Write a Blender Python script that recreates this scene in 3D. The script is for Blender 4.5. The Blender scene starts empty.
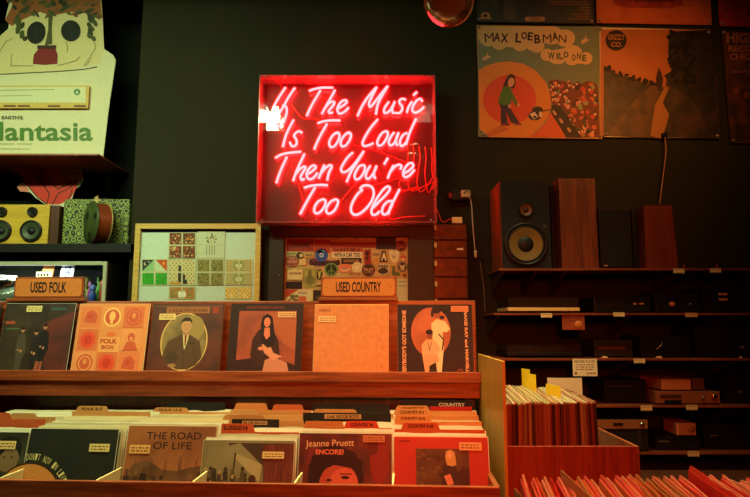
import bpy, bmesh, math, random
from mathutils import Vector, Matrix
random.seed(7)
S = bpy.context.scene
COL = S.collection
PI = math.pi
# ------------------------------------------------------------------ camera
F = 583.3; CX = 375.0; CY = 248.5
PITCH = math.radians(7.2); CAMZ = 1.5
cd = bpy.data.cameras.new('camera'); cam = bpy.data.objects.new('camera', cd); COL.objects.link(cam)
cd.sensor_width = 36; cd.lens = 28.0; cd.clip_start = .02
cam.location = (0, 0, CAMZ); cam.rotation_euler = (PI/2 + PITCH, 0, 0)
S.camera = cam
# ------------------------------------------------------------------ colour management, world
S.view_settings.view_transform = 'Standard'; S.view_settings.look = 'None'
S.view_settings.exposure = 0.0; S.view_settings.gamma = 1.0
S.view_settings.use_curve_mapping = False
w = bpy.data.worlds.new('world'); S.world = w; w.use_nodes = True
w.node_tree.nodes['Background'].inputs[0].default_value = (.5, .42, .15, 1)
w.node_tree.nodes['Background'].inputs[1].default_value = .004
# ------------------------------------------------------------------ lights
def area(name, loc, target, sx, sy, power, color, spread=180):
    l = bpy.data.lights.new(name, 'AREA'); l.shape = 'RECTANGLE'; l.size = sx; l.size_y = sy
    l.energy = power; l.color = color; l.spread = math.radians(spread)
    o = bpy.data.objects.new(name, l); COL.objects.link(o); o.location = loc
    d = Vector(target) - Vector(loc); o.rotation_euler = d.to_track_quat('-Z', 'Y').to_euler()
    return o
LAMP_Y = 1.0
area('fluorescent_light', (-1.74, LAMP_Y, 3.2), (-1.75, 2.95, 1.95), 1.9, .13, 27, (.82, 1.0, .54), 104)
area('fluorescent_light', (.95, LAMP_Y, 3.2), (.0, 1.9, 1.0), 1.2, .13, 2.6, (.90, 1.0, .36), 100)
area('fluorescent_light', (-.2, 2.12, 3.2), (-.2, 2.14, 1.0), 2.7, .12, 24, (.92, 1.0, .46), 56)
area('red_lamp_light', (.15, -.5, 2.0), (.32, 2.2, 1.2), .35, .35, 6.2, (1.0, .085, .010), 58)
area('poster_fill_light', (1.5, 1.3, 3.1), (1.3, 3.0, 2.6), .3, .15, 2.2, (1.0, .31, .045), 56)  # added orange fill aimed at the posters, not a lamp of the room
NEON_STRENGTH = 55
# ------------------------------------------------------------------ materials
def s2l(c):
    return tuple(((x/255)/12.92 if x/255 <= .04045 else (((x/255)+.055)/1.055)**2.4) for x in c)
_M = {}
def newmat(name):
    m = bpy.data.materials.new(name); m.use_nodes = True
    return m, m.node_tree, m.node_tree.nodes['Principled BSDF']
def paint(c, rough=.5, coat=0.0, metal=0.0, var=.15, scale=95):
    """plain coloured surface with faint procedural unevenness"""
    k = ('p', tuple(c), rough, coat, metal, var, scale)
    if k in _M: return _M[k]
    m, nt, b = newmat('paint_%02x%02x%02x' % tuple(int(x) for x in c))
    l = s2l(c)
    n = nt.nodes.new('ShaderNodeTexNoise'); n.inputs['Scale'].default_value = scale; n.inputs['Detail'].default_value = 3
    tc = nt.nodes.new('ShaderNodeTexCoord'); nt.links.new(tc.outputs['Object'], n.inputs['Vector'])
    r = nt.nodes.new('ShaderNodeMix'); r.data_type = 'RGBA'
    r.inputs[6].default_value = tuple(x*(1-var) for x in l)+(1,); r.inputs[7].default_value = tuple(min(1, x*(1+var)) for x in l)+(1,)
    nt.links.new(n.outputs['Fac'], r.inputs[0]); nt.links.new(r.outputs[2], b.inputs['Base Color'])
    b.inputs['Roughness'].default_value = rough; b.inputs['Metallic'].default_value = metal
    b.inputs['Coat Weight'].default_value = coat; b.inputs['Coat Roughness'].default_value = .15; b.inputs['Specular IOR Level'].default_value = .3
    _M[k] = m; return m
def mottle(c1, c2, scale=12, rough=.45, c3=None, lo=.4, hi=.6, stretch=(1, 1, 1)):
    """printed photograph-like mottling between colours"""
    k = ('m', tuple(c1), tuple(c2), scale, rough, c3, lo, hi, stretch)
    if k in _M: return _M[k]
    m, nt, b = newmat('mottle_%02x%02x%02x' % tuple(int(x) for x in c1))
    tc = nt.nodes.new('ShaderNodeTexCoord'); mp = nt.nodes.new('ShaderNodeMapping'); mp.inputs['Scale'].default_value = stretch
    n = nt.nodes.new('ShaderNodeTexNoise'); n.inputs['Scale'].default_value = scale; n.inputs['Detail'].default_value = 4
    nt.links.new(tc.outputs['Object'], mp.inputs[0]); nt.links.new(mp.outputs[0], n.inputs['Vector'])
    r = nt.nodes.new('ShaderNodeValToRGB'); nt.links.new(n.outputs['Fac'], r.inputs[0]); nt.links.new(r.outputs[0], b.inputs['Base Color'])
    e = r.color_ramp.elements
    e[0].position = lo; e[0].color = s2l(c1)+(1,); e[1].position = hi; e[1].color = s2l(c2)+(1,)
    if c3: x = e.new((lo+hi)/2); x.color = s2l(c3)+(1,)
    b.inputs['Roughness'].default_value = rough
    _M[k] = m; return m
def wood(c1, c2, axis='x', scale=8, rough=.38, coat=.15):
    k = ('w', tuple(c1), tuple(c2), axis, scale, rough)
    if k in _M: return _M[k]
    m, nt, b = newmat('wood_%02x%02x%02x' % tuple(int(x) for x in c1))
    tc = nt.nodes.new('ShaderNodeTexCoord'); mp = nt.nodes.new('ShaderNodeMapping')
    mp.inputs['Scale'].default_value = {'x': (.6, 9, 9), 'z': (9, 9, .6), 'y': (9, .6, 9)}[axis]
    n = nt.nodes.new('ShaderNodeTexNoise'); n.inputs['Scale'].default_value = scale; n.inputs['Detail'].default_value = 6; n.inputs['Distortion'].default_value = .6
    nt.links.new(tc.outputs['Object'], mp.inputs[0]); nt.links.new(mp.outputs[0], n.inputs['Vector'])
    r = nt.nodes.new('ShaderNodeValToRGB'); nt.links.new(n.outputs['Fac'], r.inputs[0]); nt.links.new(r.outputs[0], b.inputs['Base Color'])
    e = r.color_ramp.elements; e[0].position = .35; e[0].color = s2l(c1)+(1,); e[1].position = .68; e[1].color = s2l(c2)+(1,)
    bp = nt.nodes.new('ShaderNodeBump'); bp.inputs['Strength'].default_value = .08; nt.links.new(n.outputs['Fac'], bp.inputs['Height']); nt.links.new(bp.outputs[0], b.inputs['Normal'])
    b.inputs['Roughness'].default_value = rough; b.inputs['Coat Weight'].default_value = coat; b.inputs['Coat Roughness'].default_value = .25
    _M[k] = m; return m
def wallpaint(c1, c2, name):
    m, nt, b = newmat(name)
    tc = nt.nodes.new('ShaderNodeTexCoord')
    n = nt.nodes.new('ShaderNodeTexNoise'); n.inputs['Scale'].default_value = 1.6; n.inputs['Detail'].default_value = 5
    n2 = nt.nodes.new('ShaderNodeTexNoise'); n2.inputs['Scale'].default_value = 180; n2.inputs['Detail'].default_value = 2
    nt.links.new(tc.outputs['Object'], n.inputs['Vector']); nt.links.new(tc.outputs['Object'], n2.inputs['Vector'])
    r = nt.nodes.new('ShaderNodeValToRGB'); nt.links.new(n.outputs['Fac'], r.inputs[0]); nt.links.new(r.outputs[0], b.inputs['Base Color'])
    e = r.color_ramp.elements; e[0].position = .3; e[0].color = s2l(c1)+(1,); e[1].position = .7; e[1].color = s2l(c2)+(1,)
    bp = nt.nodes.new('ShaderNodeBump'); bp.inputs['Strength'].default_value = .12; bp.inputs['Distance'].default_value = .002
    nt.links.new(n2.outputs['Fac'], bp.inputs['Height']); nt.links.new(bp.outputs[0], b.inputs['Normal'])
    b.inputs['Roughness'].default_value = .7; b.inputs['Specular IOR Level'].default_value = .12
    return m
def emit(c, s, name):
    k = ('e', c, s)
    if k in _M: return _M[k]
    m = bpy.data.materials.new(name); m.use_nodes = True; nt = m.node_tree; nt.nodes.clear()
    e = nt.nodes.new('ShaderNodeEmission'); e.inputs[0].default_value = c+(1,); e.inputs[1].default_value = s
    o = nt.nodes.new('ShaderNodeOutputMaterial'); nt.links.new(e.outputs[0], o.inputs[0])
    _M[k] = m; return m
def clear(name, tint=(1, 1, 1), ior=1.49, rough=.01, body=0.0, bodycol=(1, 1, 1)):
    """clear acrylic / glass sheet: transparent with Fresnel gloss, plus an optional cloudy share"""
    m = bpy.data.materials.new(name); m.use_nodes = True; nt = m.node_tree; nt.nodes.clear()
    t = nt.nodes.new('ShaderNodeBsdfTransparent'); t.inputs[0].default_value = tint+(1,)
    g = nt.nodes.new('ShaderNodeBsdfGlossy'); g.inputs['Roughness'].default_value = rough
    f = nt.nodes.new('ShaderNodeFresnel'); f.inputs[0].default_value = ior
    x = nt.nodes.new('ShaderNodeMixShader'); nt.links.new(f.outputs[0], x.inputs[0]); nt.links.new(t.outputs[0], x.inputs[1]); nt.links.new(g.outputs[0], x.inputs[2])
    last = x
    if body:
        d = nt.nodes.new('ShaderNodeBsdfDiffuse'); d.inputs[0].default_value = bodycol+(1,)
        y = nt.nodes.new('ShaderNodeMixShader'); y.inputs[0].default_value = body
        nt.links.new(x.outputs[0], y.inputs[1]); nt.links.new(d.outputs[0], y.inputs[2]); last = y
    o = nt.nodes.new('ShaderNodeOutputMaterial'); nt.links.new(last.outputs[0], o.inputs[0])
    return m
# ------------------------------------------------------------------ mesh builder
def rotz(a): return Matrix.Rotation(a, 4, 'Z')
def rotx(a): return Matrix.Rotation(a, 4, 'X')
def roty(a): return Matrix.Rotation(a, 4, 'Y')
def T(x, y, z): return Matrix.Translation((x, y, z))
class MB:
    def __init__(s): s.v = []; s.f = []; s.m = []; s.sm = []; s.mats = []
    def mi(s, m):
        if m not in s.mats: s.mats.append(m)
        return s.mats.index(m)
    def add(s, vs, fs, m, smooth=False, M=None):
        k = len(s.v); i = s.mi(m)
        for v in vs: s.v.append(tuple(M @ Vector(v)) if M is not None else tuple(v))
        for f in fs: s.f.append([k+j for j in f]); s.m.append(i); s.sm.append(smooth)
    def box(s, x0, y0, z0, x1, y1, z1, m, bev=0.0, M=None):
        if bev <= 0:
            vs = [(x, y, z) for x in (x0, x1) for y in (y0, y1) for z in (z0, z1)]
            s.add(vs, [(0, 1, 3, 2), (4, 6, 7, 5), (0, 4, 5, 1), (2, 3, 7, 6), (0, 2, 6, 4), (1, 5, 7, 3)], m, False, M); return
        bm = bmesh.new(); bmesh.ops.create_cube(bm, size=1)
        for v in bm.verts:
            v.co = Vector(((x0+x1)/2+v.co.x*(x1-x0), (y0+y1)/2+v.co.y*(y1-y0), (z0+z1)/2+v.co.z*(z1-z0)))
        bmesh.ops.bevel(bm, geom=bm.edges[:], offset=bev, segments=2, affect='EDGES', profile=.6)
        s.frombm(bm, m, False, M)
    def frombm(s, bm, m, smooth=False, M=None):
        bm.verts.index_update()
        s.add([v.co[:] for v in bm.verts], [[v.index for v in f.verts] for f in bm.faces], m, smooth, M); bm.free()
    def prism(s, pts, y0, y1, m, M=None):
        """outline in x,z extruded from y0 to y1"""
        n = len(pts)
        vs = [(p[0], y0, p[1]) for p in pts]+[(p[0], y1, p[1]) for p in pts]
        fs = [list(range(n)), list(range(2*n-1, n-1, -1))]+[(i, i+n, (i+1) % n+n, (i+1) % n) for i in range(n)]
        s.add(vs, fs, m, False, M)
    def lathe(s, prof, m, n=24, M=None, smooth=True):
        """profile [(r, y)] turned about the local y axis"""
        vs = []; fs = []
        for r, y in prof:
            for k in range(n):
                a = 2*PI*k/n; vs.append((max(r, 1e-5)*math.cos(a), y, max(r, 1e-5)*math.sin(a)))
        for i in range(len(prof)-1):
            for k in range(n): fs.append((i*n+k, i*n+(k+1) % n, (i+1)*n+(k+1) % n, (i+1)*n+k))
        s.add(vs, fs, m, smooth, M)
    def tube(s, pts, r, m, n=8, M=None, spline=4, caps=True):
        P = [Vector(p) for p in pts]
        if spline > 1 and len(P) > 2:
            Q = []
            for i in range(len(P)-1):
                a = P[max(i-1, 0)]; b = P[i]; c = P[i+1]; d = P[min(i+2, len(P)-1)]
                for k in range(spline):
                    t = k/spline
                    Q.append(.5*((2*b)+(c-a)*t+(2*a-5*b+4*c-d)*t*t+(3*b-a-3*c+d)*t**3))
            Q.append(P[-1]); P = Q
        vs = []; fs = []; up = Vector((0, 1, 0)); prev = None
        for i, p in enumerate(P):
            t = (P[min(i+1, len(P)-1)]-P[max(i-1, 0)])
            if t.length < 1e-9: t = Vector((0, 0, 1))
            t.normalize()
            if prev is None:
                a = t.cross(up)
                if a.length < .05: a = t.cross(Vector((1, 0, 0)))
            else: a = prev - t*prev.dot(t)
            a.normalize(); prev = a; b = t.cross(a)
            for k in range(n):
                g = 2*PI*k/n; vs.append(p+(a*math.cos(g)+b*math.sin(g))*r)
        for i in range(len(P)-1):
            for k in range(n): fs.append((i*n+k, i*n+(k+1) % n, (i+1)*n+(k+1) % n, (i+1)*n+k))
        if caps: fs.append(list(range(n))[::-1]); fs.append([len(vs)-n+k for k in range(n)])
        s.add(vs, fs, m, True, M)
    def build(s, name, parent=None, M=None):
        me = bpy.data.meshes.new(name); me.from_pydata(s.v, [], s.f)
        for m in s.mats: me.materials.append(m)
        me.polygons.foreach_set('material_index', s.m); me.polygons.foreach_set('use_smooth', s.sm)
        me.update()
        o = bpy.data.objects.new(name, me); COL.objects.link(o)
        if parent: o.parent = parent
        if M is not None: o.matrix_local = M
        return o
def ordinal(n):
    b = ['', 'first', 'second', 'third', 'fourth', 'fifth', 'sixth', 'seventh', 'eighth', 'ninth', 'tenth', 'eleventh', 'twelfth', 'thirteenth', 'fourteenth', 'fifteenth', 'sixteenth', 'seventeenth', 'eighteenth', 'nineteenth']
    if n < 20: return b[n]
    t_ = {2: 'twent', 3: 'thirt', 4: 'fort'}[n//10]
    return t_+'ieth' if n % 10 == 0 else t_+'y-'+b[n % 10]
def tag(o, label, cat, group=None, kind=None):
    o['label'] = label; o['category'] = cat
    if group: o['group'] = group
    if kind: o['kind'] = kind
    return o
def thing(name, label, cat, M=None, group=None):
    o = bpy.data.objects.new(name, None); COL.objects.link(o); o.empty_display_size = .05
    if M is not None: o.matrix_world = M
    return tag(o, label, cat, group)
def struct(mb, name, M=None):
    o = mb.build(name, None, M); o['kind'] = 'structure'; return o
# ------------------------------------------------------------------ lettering
def text_tris(body, bold=.0):
    cu = bpy.data.curves.new('t', 'FONT'); cu.body = body; cu.offset = bold; cu.resolution_u = 3
    o = bpy.data.objects.new('t', cu); COL.objects.link(o)
    dg = bpy.context.evaluated_depsgraph_get(); dg.update()
    me = o.evaluated_get(dg).to_mesh()
    vs = [v.co.copy() for v in me.vertices]; fs = [list(p.vertices) for p in me.polygons]
    o.evaluated_get(dg).to_mesh_clear(); bpy.data.objects.remove(o); bpy.data.curves.remove(cu)
    x0 = min(v.x for v in vs); x1 = max(v.x for v in vs); y0 = min(v.y for v in vs); y1 = max(v.y for v in vs)
    return [((v.x-x0)/(x1-x0), (v.y-y0)/(y1-y0)) for v in vs], fs
class Art:
    """flat print made of stacked inked shapes; mp maps drawing coordinates (v down) to local x,z; faces -y"""
    def __init__(s, mb, mp, y=0.0, step=.000016): s.mb = mb; s.mp = mp; s.y = y; s.st = step
    def poly(s, pts, c):
        s.y -= s.st; m = c if not isinstance(c, tuple) else paint(c)
        q = [s.mp(u, v) for u, v in pts]
        ar = sum(q[i][0]*q[(i+1) % len(q)][1]-q[(i+1) % len(q)][0]*q[i][1] for i in range(len(q)))
        if ar < 0: q = q[::-1]
        s.mb.add([(x, s.y, z) for x, z in q], [list(range(len(q)))], m)
    def rect(s, a, b, c, d, col): s.poly([(a, b), (c, b), (c, d), (a, d)], col)
    def ell(s, cu, cv, ru, rv, col, n=22, rot=0):
        cr, sr = math.cos(rot), math.sin(rot)
        s.poly([(cu+ru*math.cos(2*PI*k/n)*cr-rv*math.sin(2*PI*k/n)*sr, cv+ru*math.cos(2*PI*k/n)*sr+rv*math.sin(2*PI*k/n)*cr) for k in range(n)], col)
    def ring(s, cu, cv, ru, rv, wd, col, n=28):
        s.y -= s.st; m = paint(col) if isinstance(col, tuple) else col
        vs = []
        for k in range(n):
            a = 2*PI*k/n
            for e in (0, wd): x, z = s.mp(cu+(ru-e)*math.cos(a), cv+(rv-e)*math.sin(a)); vs.append((x, s.y, z))
        s.mb.add(vs, [(2*k, 2*k+1, (2*k+3) % (2*n), (2*k+2) % (2*n)) for k in range(n)], m)
    def line(s, pts, wd, col):
        s.y -= s.st; m = paint(col) if isinstance(col, tuple) else col
        for i in range(len(pts)-1):
            a = Vector(pts[i]); b = Vector(pts[i+1]); d = b-a
            if d.length < 1e-9: continue
            nrm = Vector((-d.y, d.x)).normalized()*wd/2; d = d.normalized()*wd*.25
            q = [s.mp(*p) for p in (a-d+nrm, b+d+nrm, b+d-nrm, a-d-nrm)]
            s.mb.add([(x, s.y, z) for x, z in q], [(0, 1, 2, 3)], m)
    def text(s, body, a, b, c, d, col, bold=.02, rot=0, arc=None):
        s.y -= s.st; m = paint(col) if isinstance(col, tuple) else col
        vs, fs = text_tris(body, bold); out = []
        cu, cv = (a+c)/2, (b+d)/2
        for x, y in vs:
            u, v = a+(c-a)*x, d+(b-d)*y
            if arc: cxx, cyy, r = arc; t = (u-cxx)/r; rr = r+(cyy-r-v)+r*0; u, v = cxx+rr*math.sin(t), cyy-rr*math.cos(t)
            if rot: du, dv = u-cu, v-cv; u, v = cu+du*math.cos(rot)-dv*math.sin(rot), cv+du*math.sin(rot)+dv*math.cos(rot)
            xx, zz = s.mp(u, v); out.append((xx, s.y, zz))
        s.mb.add(out, fs, m)
# ------------------------------------------------------------------ picture coordinates -> places
cp, sp = math.cos(PITCH), math.sin(PITCH)
def ray(px, py):
    a = (px-CX)/F; b = (CY-py)/F
    return Vector((a, cp-b*sp, sp+b*cp))
CAM = Vector((0, 0, CAMZ))
def P(px, py, Y):
    d = ray(px, py); return CAM+d*(Y/d.y)
def mapY(Y, ox=0, oz=0):
    return lambda px, py: ((lambda p: (p.x-ox, p.z-oz))(P(px, py, Y)))
BYAW = math.radians(-3.0)
MBIN = T(0, 2.0, 0) @ rotz(BYAW); MBI = MBIN.inverted()
def PB(px, py, yl):
    o = MBI @ CAM; d = MBI.to_3x3() @ ray(px, py); t = (yl-o.y)/d.y
    return o+d*t
def crop(x0, y0, sc):       # enlarged-view coordinates -> picture coordinates
    return lambda u, v: (x0+u/sc, y0+v/sc)
# ------------------------------------------------------------------ common materials
RW = wood((118, 50, 24), (165, 78, 38), 'x')            # cherry stained wood
RWZ = wood((128, 42, 22), (160, 62, 32), 'z')
DW = wood((46, 18, 9), (84, 36, 17), 'z', 6)
BLK = paint((14, 14, 13), .45); DBLK = paint((8, 8, 8), .6)
CARD = paint((205, 196, 165), .55)
WHITE = paint((222, 220, 205), .5)
KRAFT = paint((190, 140, 80), .6)
METAL = paint((160, 158, 150), .3, 0, 1.0)
# ================================================================== ROOM
WALL = wallpaint((38, 37, 18), (44, 42, 21), 'wall_paint_olive')
WALLD = wallpaint((14, 19, 9), (18, 24, 12), 'wall_paint_dark')
YW = 3.0; CZ = 3.3
XR0 = P(137, 120, YW).x
mb = MB(); mb.box(XR0, YW, 0, 3.2, YW+.12, CZ, WALL); struct(mb, 'wall_back')
mb = MB(); mb.box(-3.2, 3.34, 0, XR0-.001, 3.44, CZ, WALLD); mb.box(XR0, YW+.121, 0, XR0+.1, 3.44, CZ, WALLD); struct(mb, 'wall_recess')
mb = MB(); mb.box(-3.3, -2.4, 0, -3.2, 3.44, CZ, WALLD); struct(mb, 'wall_left')
mb = MB(); mb.box(3.2, -2.4, 0, 3.3, 3.12, CZ, WALLD); struct(mb, 'wall_right')
mb = MB(); mb.box(-3.3, -2.5, 0, 3.3, -2.4, CZ, WALLD); struct(mb, 'wall_front')
mb = MB(); mb.box(-3.3, -2.5, -.1, 3.3, 3.44, 0, wood((60, 42, 28), (84, 62, 42), 'y', 3)); struct(mb, 'floor')
mb = MB(); mb.box(-3.3, -2.5, CZ, 3.3, 3.44, CZ+.1, WALLD); struct(mb, 'ceiling')
# fluorescent fixtures
def fixture(x0, x1, s, label, ly=LAMP_Y):
    t = thing('fluorescent_lamp', label, 'ceiling lamp', T((x0+x1)/2, ly, CZ))
    h = (x1-x0)/2
    mb = MB(); mb.box(-h, -.11, -.03, h, .11, 0, WHITE, .004); mb.build('housing', t)
    mb = MB()
    for y in (-.05, .05): mb.tube([(-h+.03, y, -.055), (h-.03, y, -.055)], .019, emit((.86, 1.0, .72), s, 'tube_light'), 12, spline=1)
    mb.build('light_tube', t)
    mb = MB()
    for sx in (-1, 1): mb.box(sx*h-.012, -.08, -.08, sx*h+.012, .08, -.03, WHITE)
    mb.build('end_cap', t)
fixture(-2.7, -.86, 5, 'long twin-tube ceiling lamp reflected at the left edge of the neon sign')
fixture(.30, 1.6, 2.2, 'shorter dim twin-tube ceiling lamp reflected at the right edge of the neon sign')
fixture(-1.6, 1.2, 3, 'long twin-tube ceiling lamp above the lower tray, nearest the wall', 2.12)
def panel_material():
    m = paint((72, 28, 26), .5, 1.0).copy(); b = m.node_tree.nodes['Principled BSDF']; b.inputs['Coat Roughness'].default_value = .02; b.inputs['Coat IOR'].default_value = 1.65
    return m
# ================================================================== NEON SIGN
C1 = crop(265, 80, 8.82); C2 = crop(345, 80, 8.82); C3 = crop(270, 112, 9.375); C4 = crop(345, 112, 9.375)
C5 = crop(268, 146, 9.375); C6 = crop(338, 146, 9.375); C7 = crop(290, 178, 6.52)
NEON = [
 (C1, [[(182,65),(128,145),(95,200),(72,250)], [(265,68),(205,155),(165,230),(120,305),(103,360),(112,400),(135,405),(165,370),(188,300),(192,255),(175,225),(150,228)]]),
 (C1, [[(388,97),(430,82),(500,68),(602,68)], [(490,90),(430,190),(395,255),(368,318)]]),
 (C1, [[(618,88),(570,175),(530,245),(500,300)], [(530,245),(565,205),(600,190),(612,205),(585,245),(562,275),(572,292),(600,285)]]),
 (C1, [[(648,250),(690,225),(722,195),(705,178),(670,195),(642,240),(642,280),(668,297),(708,275),(738,243)]]),
 (C2, [[(110,318),(145,240),(195,160),(240,105),(280,62)], [(280,62),(245,130),(215,195),(215,230),(232,232),(270,185),(320,120),(378,52)], [(378,52),(325,140),(288,220),(272,303)]]),
 (C2, [[(388,192),(355,235),(343,275),(358,292),(390,275),(420,230),(440,190)], [(440,190),(418,245),(420,285),(435,292)]]),
 (C2, [[(537,178),(510,165),(482,180),(482,205),(505,235),(500,270),(475,292),(438,288)]]),
 (C2, [[(592,190),(562,235),(545,288)], [(634,106),(603,135)]]),
 (C2, [[(682,190),(662,165),(625,190),(597,240),(597,275),(620,288),(658,272),(697,238)]]),
 (C3, [[(222,72),(180,150),(145,230),(120,328)]]),
 (C3, [[(302,198),(275,180),(240,198),(225,225),(245,255),(250,295),(225,322),(198,312),(185,280)]]),
 (C3, [[(445,107),(500,88),(580,78),(660,80)], [(535,110),(480,205),(440,285),(414,352)]]),
 (C3, [[(640,198),(600,208),(565,255),(555,300),(572,328),(605,318),(640,265),(652,215),(635,192),(605,202)]]),
 (C3, [[(745,198),(710,208),(675,250),(662,295),(678,322),(710,312),(745,265),(760,215),(742,192),(712,202)]]),
 (C4, [[(308,68),(250,135),(200,210),(165,285),(178,318),(220,312),(268,292)]]),
 (C4, [[(390,182),(350,195),(315,245),(302,290),(318,315),(352,302),(388,250),(403,200),(388,180),(355,192)]]),
 (C4, [[(462,190),(428,235),(410,285),(425,312),(455,298),(485,245),(503,192)], [(503,192),(480,250),(482,300),(500,312)]]),
 (C4, [[(585,195),(545,215),(518,265),(518,305),(540,318),(572,285),(595,240)], [(668,62),(625,150),(592,235),(572,308)]]),
 (C5, [[(68,114),(115,85),(190,65),(312,53)], [(178,100),(140,180),(105,265),(78,348)]]),
 (C5, [[(343,72),(300,160),(262,250),(235,328)], [(262,262),(300,215),(340,192),(352,205),(325,250),(305,290),(318,318),(345,305)]]),
 (C5, [[(368,265),(410,240),(448,200),(430,182),(395,200),(365,250),(368,295),(398,312),(435,290),(465,250)]]),
 (C5, [[(530,175),(502,235),(475,305)], [(492,262),(535,210),(580,180),(598,195),(570,250),(555,322)]]),
 (C6, [[(142,60),(95,100),(50,165),(28,215),(42,243),(80,238),(135,190),(190,120),(242,48)], [(242,48),(175,155),(120,245),(80,338)]]),
 (C6, [[(235,178),(200,190),(168,240),(155,285),(170,312),(205,300),(240,250),(253,200),(237,178),(205,188)]]),
 (C6, [[(305,183),(275,230),(260,280),(275,308),(305,292),(340,240),(362,185)], [(362,185),(338,245),(340,290),(358,302)]]),
 (C6, [[(468,112),(432,172)]]),
 (C6, [[(522,180),(490,240),(465,305)], [(492,240),(530,195),(572,175),(596,190),(582,220)]]),
 (C6, [[(622,255),(665,230),(705,190),(692,160),(655,172),(618,225),(612,270),(635,292),(675,272),(718,222)]]),
 (C7, [[(90,65),(130,52),(190,45),(247,47)], [(165,60),(125,125),(90,190),(65,237)]]),
 (C7, [[(218,138),(185,152),(160,190),(160,222),(180,230),(208,210),(230,170),(230,145),(212,138)]]),
 (C7, [[(302,138),(268,152),(240,190),(238,222),(258,232),(288,212),(310,172),(312,147),(295,138)]]),
 (C7, [[(455,72),(475,52),(510,48),(540,68),(545,115),(520,170),(470,222),(425,240),(398,215),(405,165),(440,105),(475,75)]]),
 (C7, [[(540,195),(585,150),(630,105),(652,70),(635,55),(600,85),(560,145),(532,205),(538,238),(565,235),(585,215)]]),
 (C7, [[(668,150),(635,155),(605,190),(602,228),(622,238),(645,215),(668,170)], [(715,72),(685,130),(655,190),(640,238)]]),
]
YF, YB = 2.82, 2.93                       # front and back faces of the sign box
YT = 2.895                                # tube plane
tl = P(259.5, 75, YF); br = P(437, 222.5, YF)
sc_ = Vector(((tl.x+br.x)/2, YF, br.z))
t = thing('neon_sign', 'red and pink neon lettering sign in a clear acrylic box on the dark wall', 'neon sign', T(*sc_))
W2 = (br.x-tl.x)/2; HH = tl.z-br.z; D = YB-YF
ACR = clear('clear_acrylic', (.97, .97, .95), 1.32, .02)
EDGE = clear('acrylic_edge', (.95, .85, .8), 1.49, .15, .10, (.85, .6, .5))
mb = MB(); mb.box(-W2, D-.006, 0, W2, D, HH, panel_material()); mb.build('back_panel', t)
mb = MB(); mb.box(-W2+.006, 0, .006, W2-.006, .004, HH-.006, ACR); mb.build('front_panel', t)
mb = MB(); mb.box(-W2, 0, .006, -W2+.006, D-.007, HH-.006, EDGE); mb.build('side_panel', t)
mb = MB(); mb.box(W2-.006, 0, .006, W2, D-.007, HH-.006, EDGE); mb.build('side_panel', t)
mb = MB(); mb.box(-W2, 0, 0, W2, D-.007, .006, EDGE); mb.build('bottom_panel', t)
mb = MB(); mb.box(-W2, 0, HH-.006, W2, D-.007, HH, EDGE); mb.build('top_panel', t)
for sx in (-W2+.03, -W2*.33, W2*.33, W2-.03):
    for z in (.012, HH-.012):
        mb = MB(); mb.lathe([(0, -.004), (.004, -.004), (.006, 0), (.006, .002)], METAL, 10, T(sx, 0, z)); mb.build('screw', t)
NE = emit((1.0, .0145, .017), NEON_STRENGTH, 'neon_gas_glow')
SUP = clear('glass_support', (.9, .6, .6), 1.5, .05)
for cf, strokes in NEON:
    mb = MB(); sup = []
    for st in strokes:
        pts = [P(*cf(u, v), YT)-sc_ for u, v in st]
        mb.tube(pts, .0064, NE, 8)
        sup += [pts[0], pts[-1]]
    o = mb.build('neon_letter', t)
    ms = MB()
    for q in sup: ms.tube([(q.x, q.y+.004, q.z), (q.x, D-.006, q.z)], .0025, SUP, 6, spline=1)
    ms.build('glass_support', o)
RWIRE = paint((235, 60, 48), .3, .5)
def wire(pxs, y, r=.0022, m=RWIRE, name='wire', parent=t, org=sc_):
    mb = MB(); mb.tube([P(a, b, y)-org for a, b in pxs], r, m, 6); return mb.build(name, parent)
for k in range(5):
    x = 407+k*6
    wire([(x, 144+k), (x+1, 158), (x-3+k, 172), (x-8+k*3, 184), (x-2+2*k, 190+k), (425+k*3, 186-k*2), (432, 178+k*3)], 2.9+.004*k)
wire([(405, 176), (385, 182), (372, 186), (378, 192), (400, 192), (418, 186)], 2.912)
wire([(280, 84), (300, 116), (316, 119), (330, 128), (345, 142), (380, 152), (405, 162)], 2.915)
wire([(292, 165), (297, 180), (303, 200)], 2.915); wire([(338, 205), (352, 188), (362, 180)], 2.915)
wire([(383, 214), (392, 219), (404, 217), (425, 216)], 2.905)
mb = MB()
for x, z in ((-.07, .18), (-.04, .15), (-.055, .12)): pass
# ================================================================== GLASS GLOBE
g = P(449, 1, 1.9)
t = thing('glass_globe', 'round clear glass globe pendant hanging near the ceiling above the wall posters', 'pendant lamp', T(g.x, g.y, g.z))
R = 26/F*1.9*1.02
gm = clear('globe_glass', (.93, .62, .42), 1.5, .06, .30, (.60, .13, .04))
mb = MB(); mb.lathe([(R*math.sin(PI*k/20+.0), -R*math.cos(PI*k/20)) for k in range(0, 19)], gm, 36, rotx(PI/2)); mb.build('globe', t)
mb = MB(); mb.lathe([(R*.42, R*.90), (R*.45, R*.96), (R*.3, R*1.08), (.012, R*1.2), (.001, R*1.25)], paint((120, 60, 30), .3, 0, .8), 24, rotx(PI/2)); mb.build('fitter', t)
mb = MB(); mb.lathe([(.001, .02), (R*.25, .03), (R*.33, R*.45), (R*.15, R*.75), (.012, R)], clear('bulb_glass', (.95, .8, .7), 1.5, .05, .25, (.8, .5, .35)), 20, rotx(PI/2)); mb.build('bulb', t)
mb = MB(); mb.tube([(0, 0, R*1.2), (0, 0, CZ-g.z)], .004, BLK, 6, spline=1); mb.build('cord', t)
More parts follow.
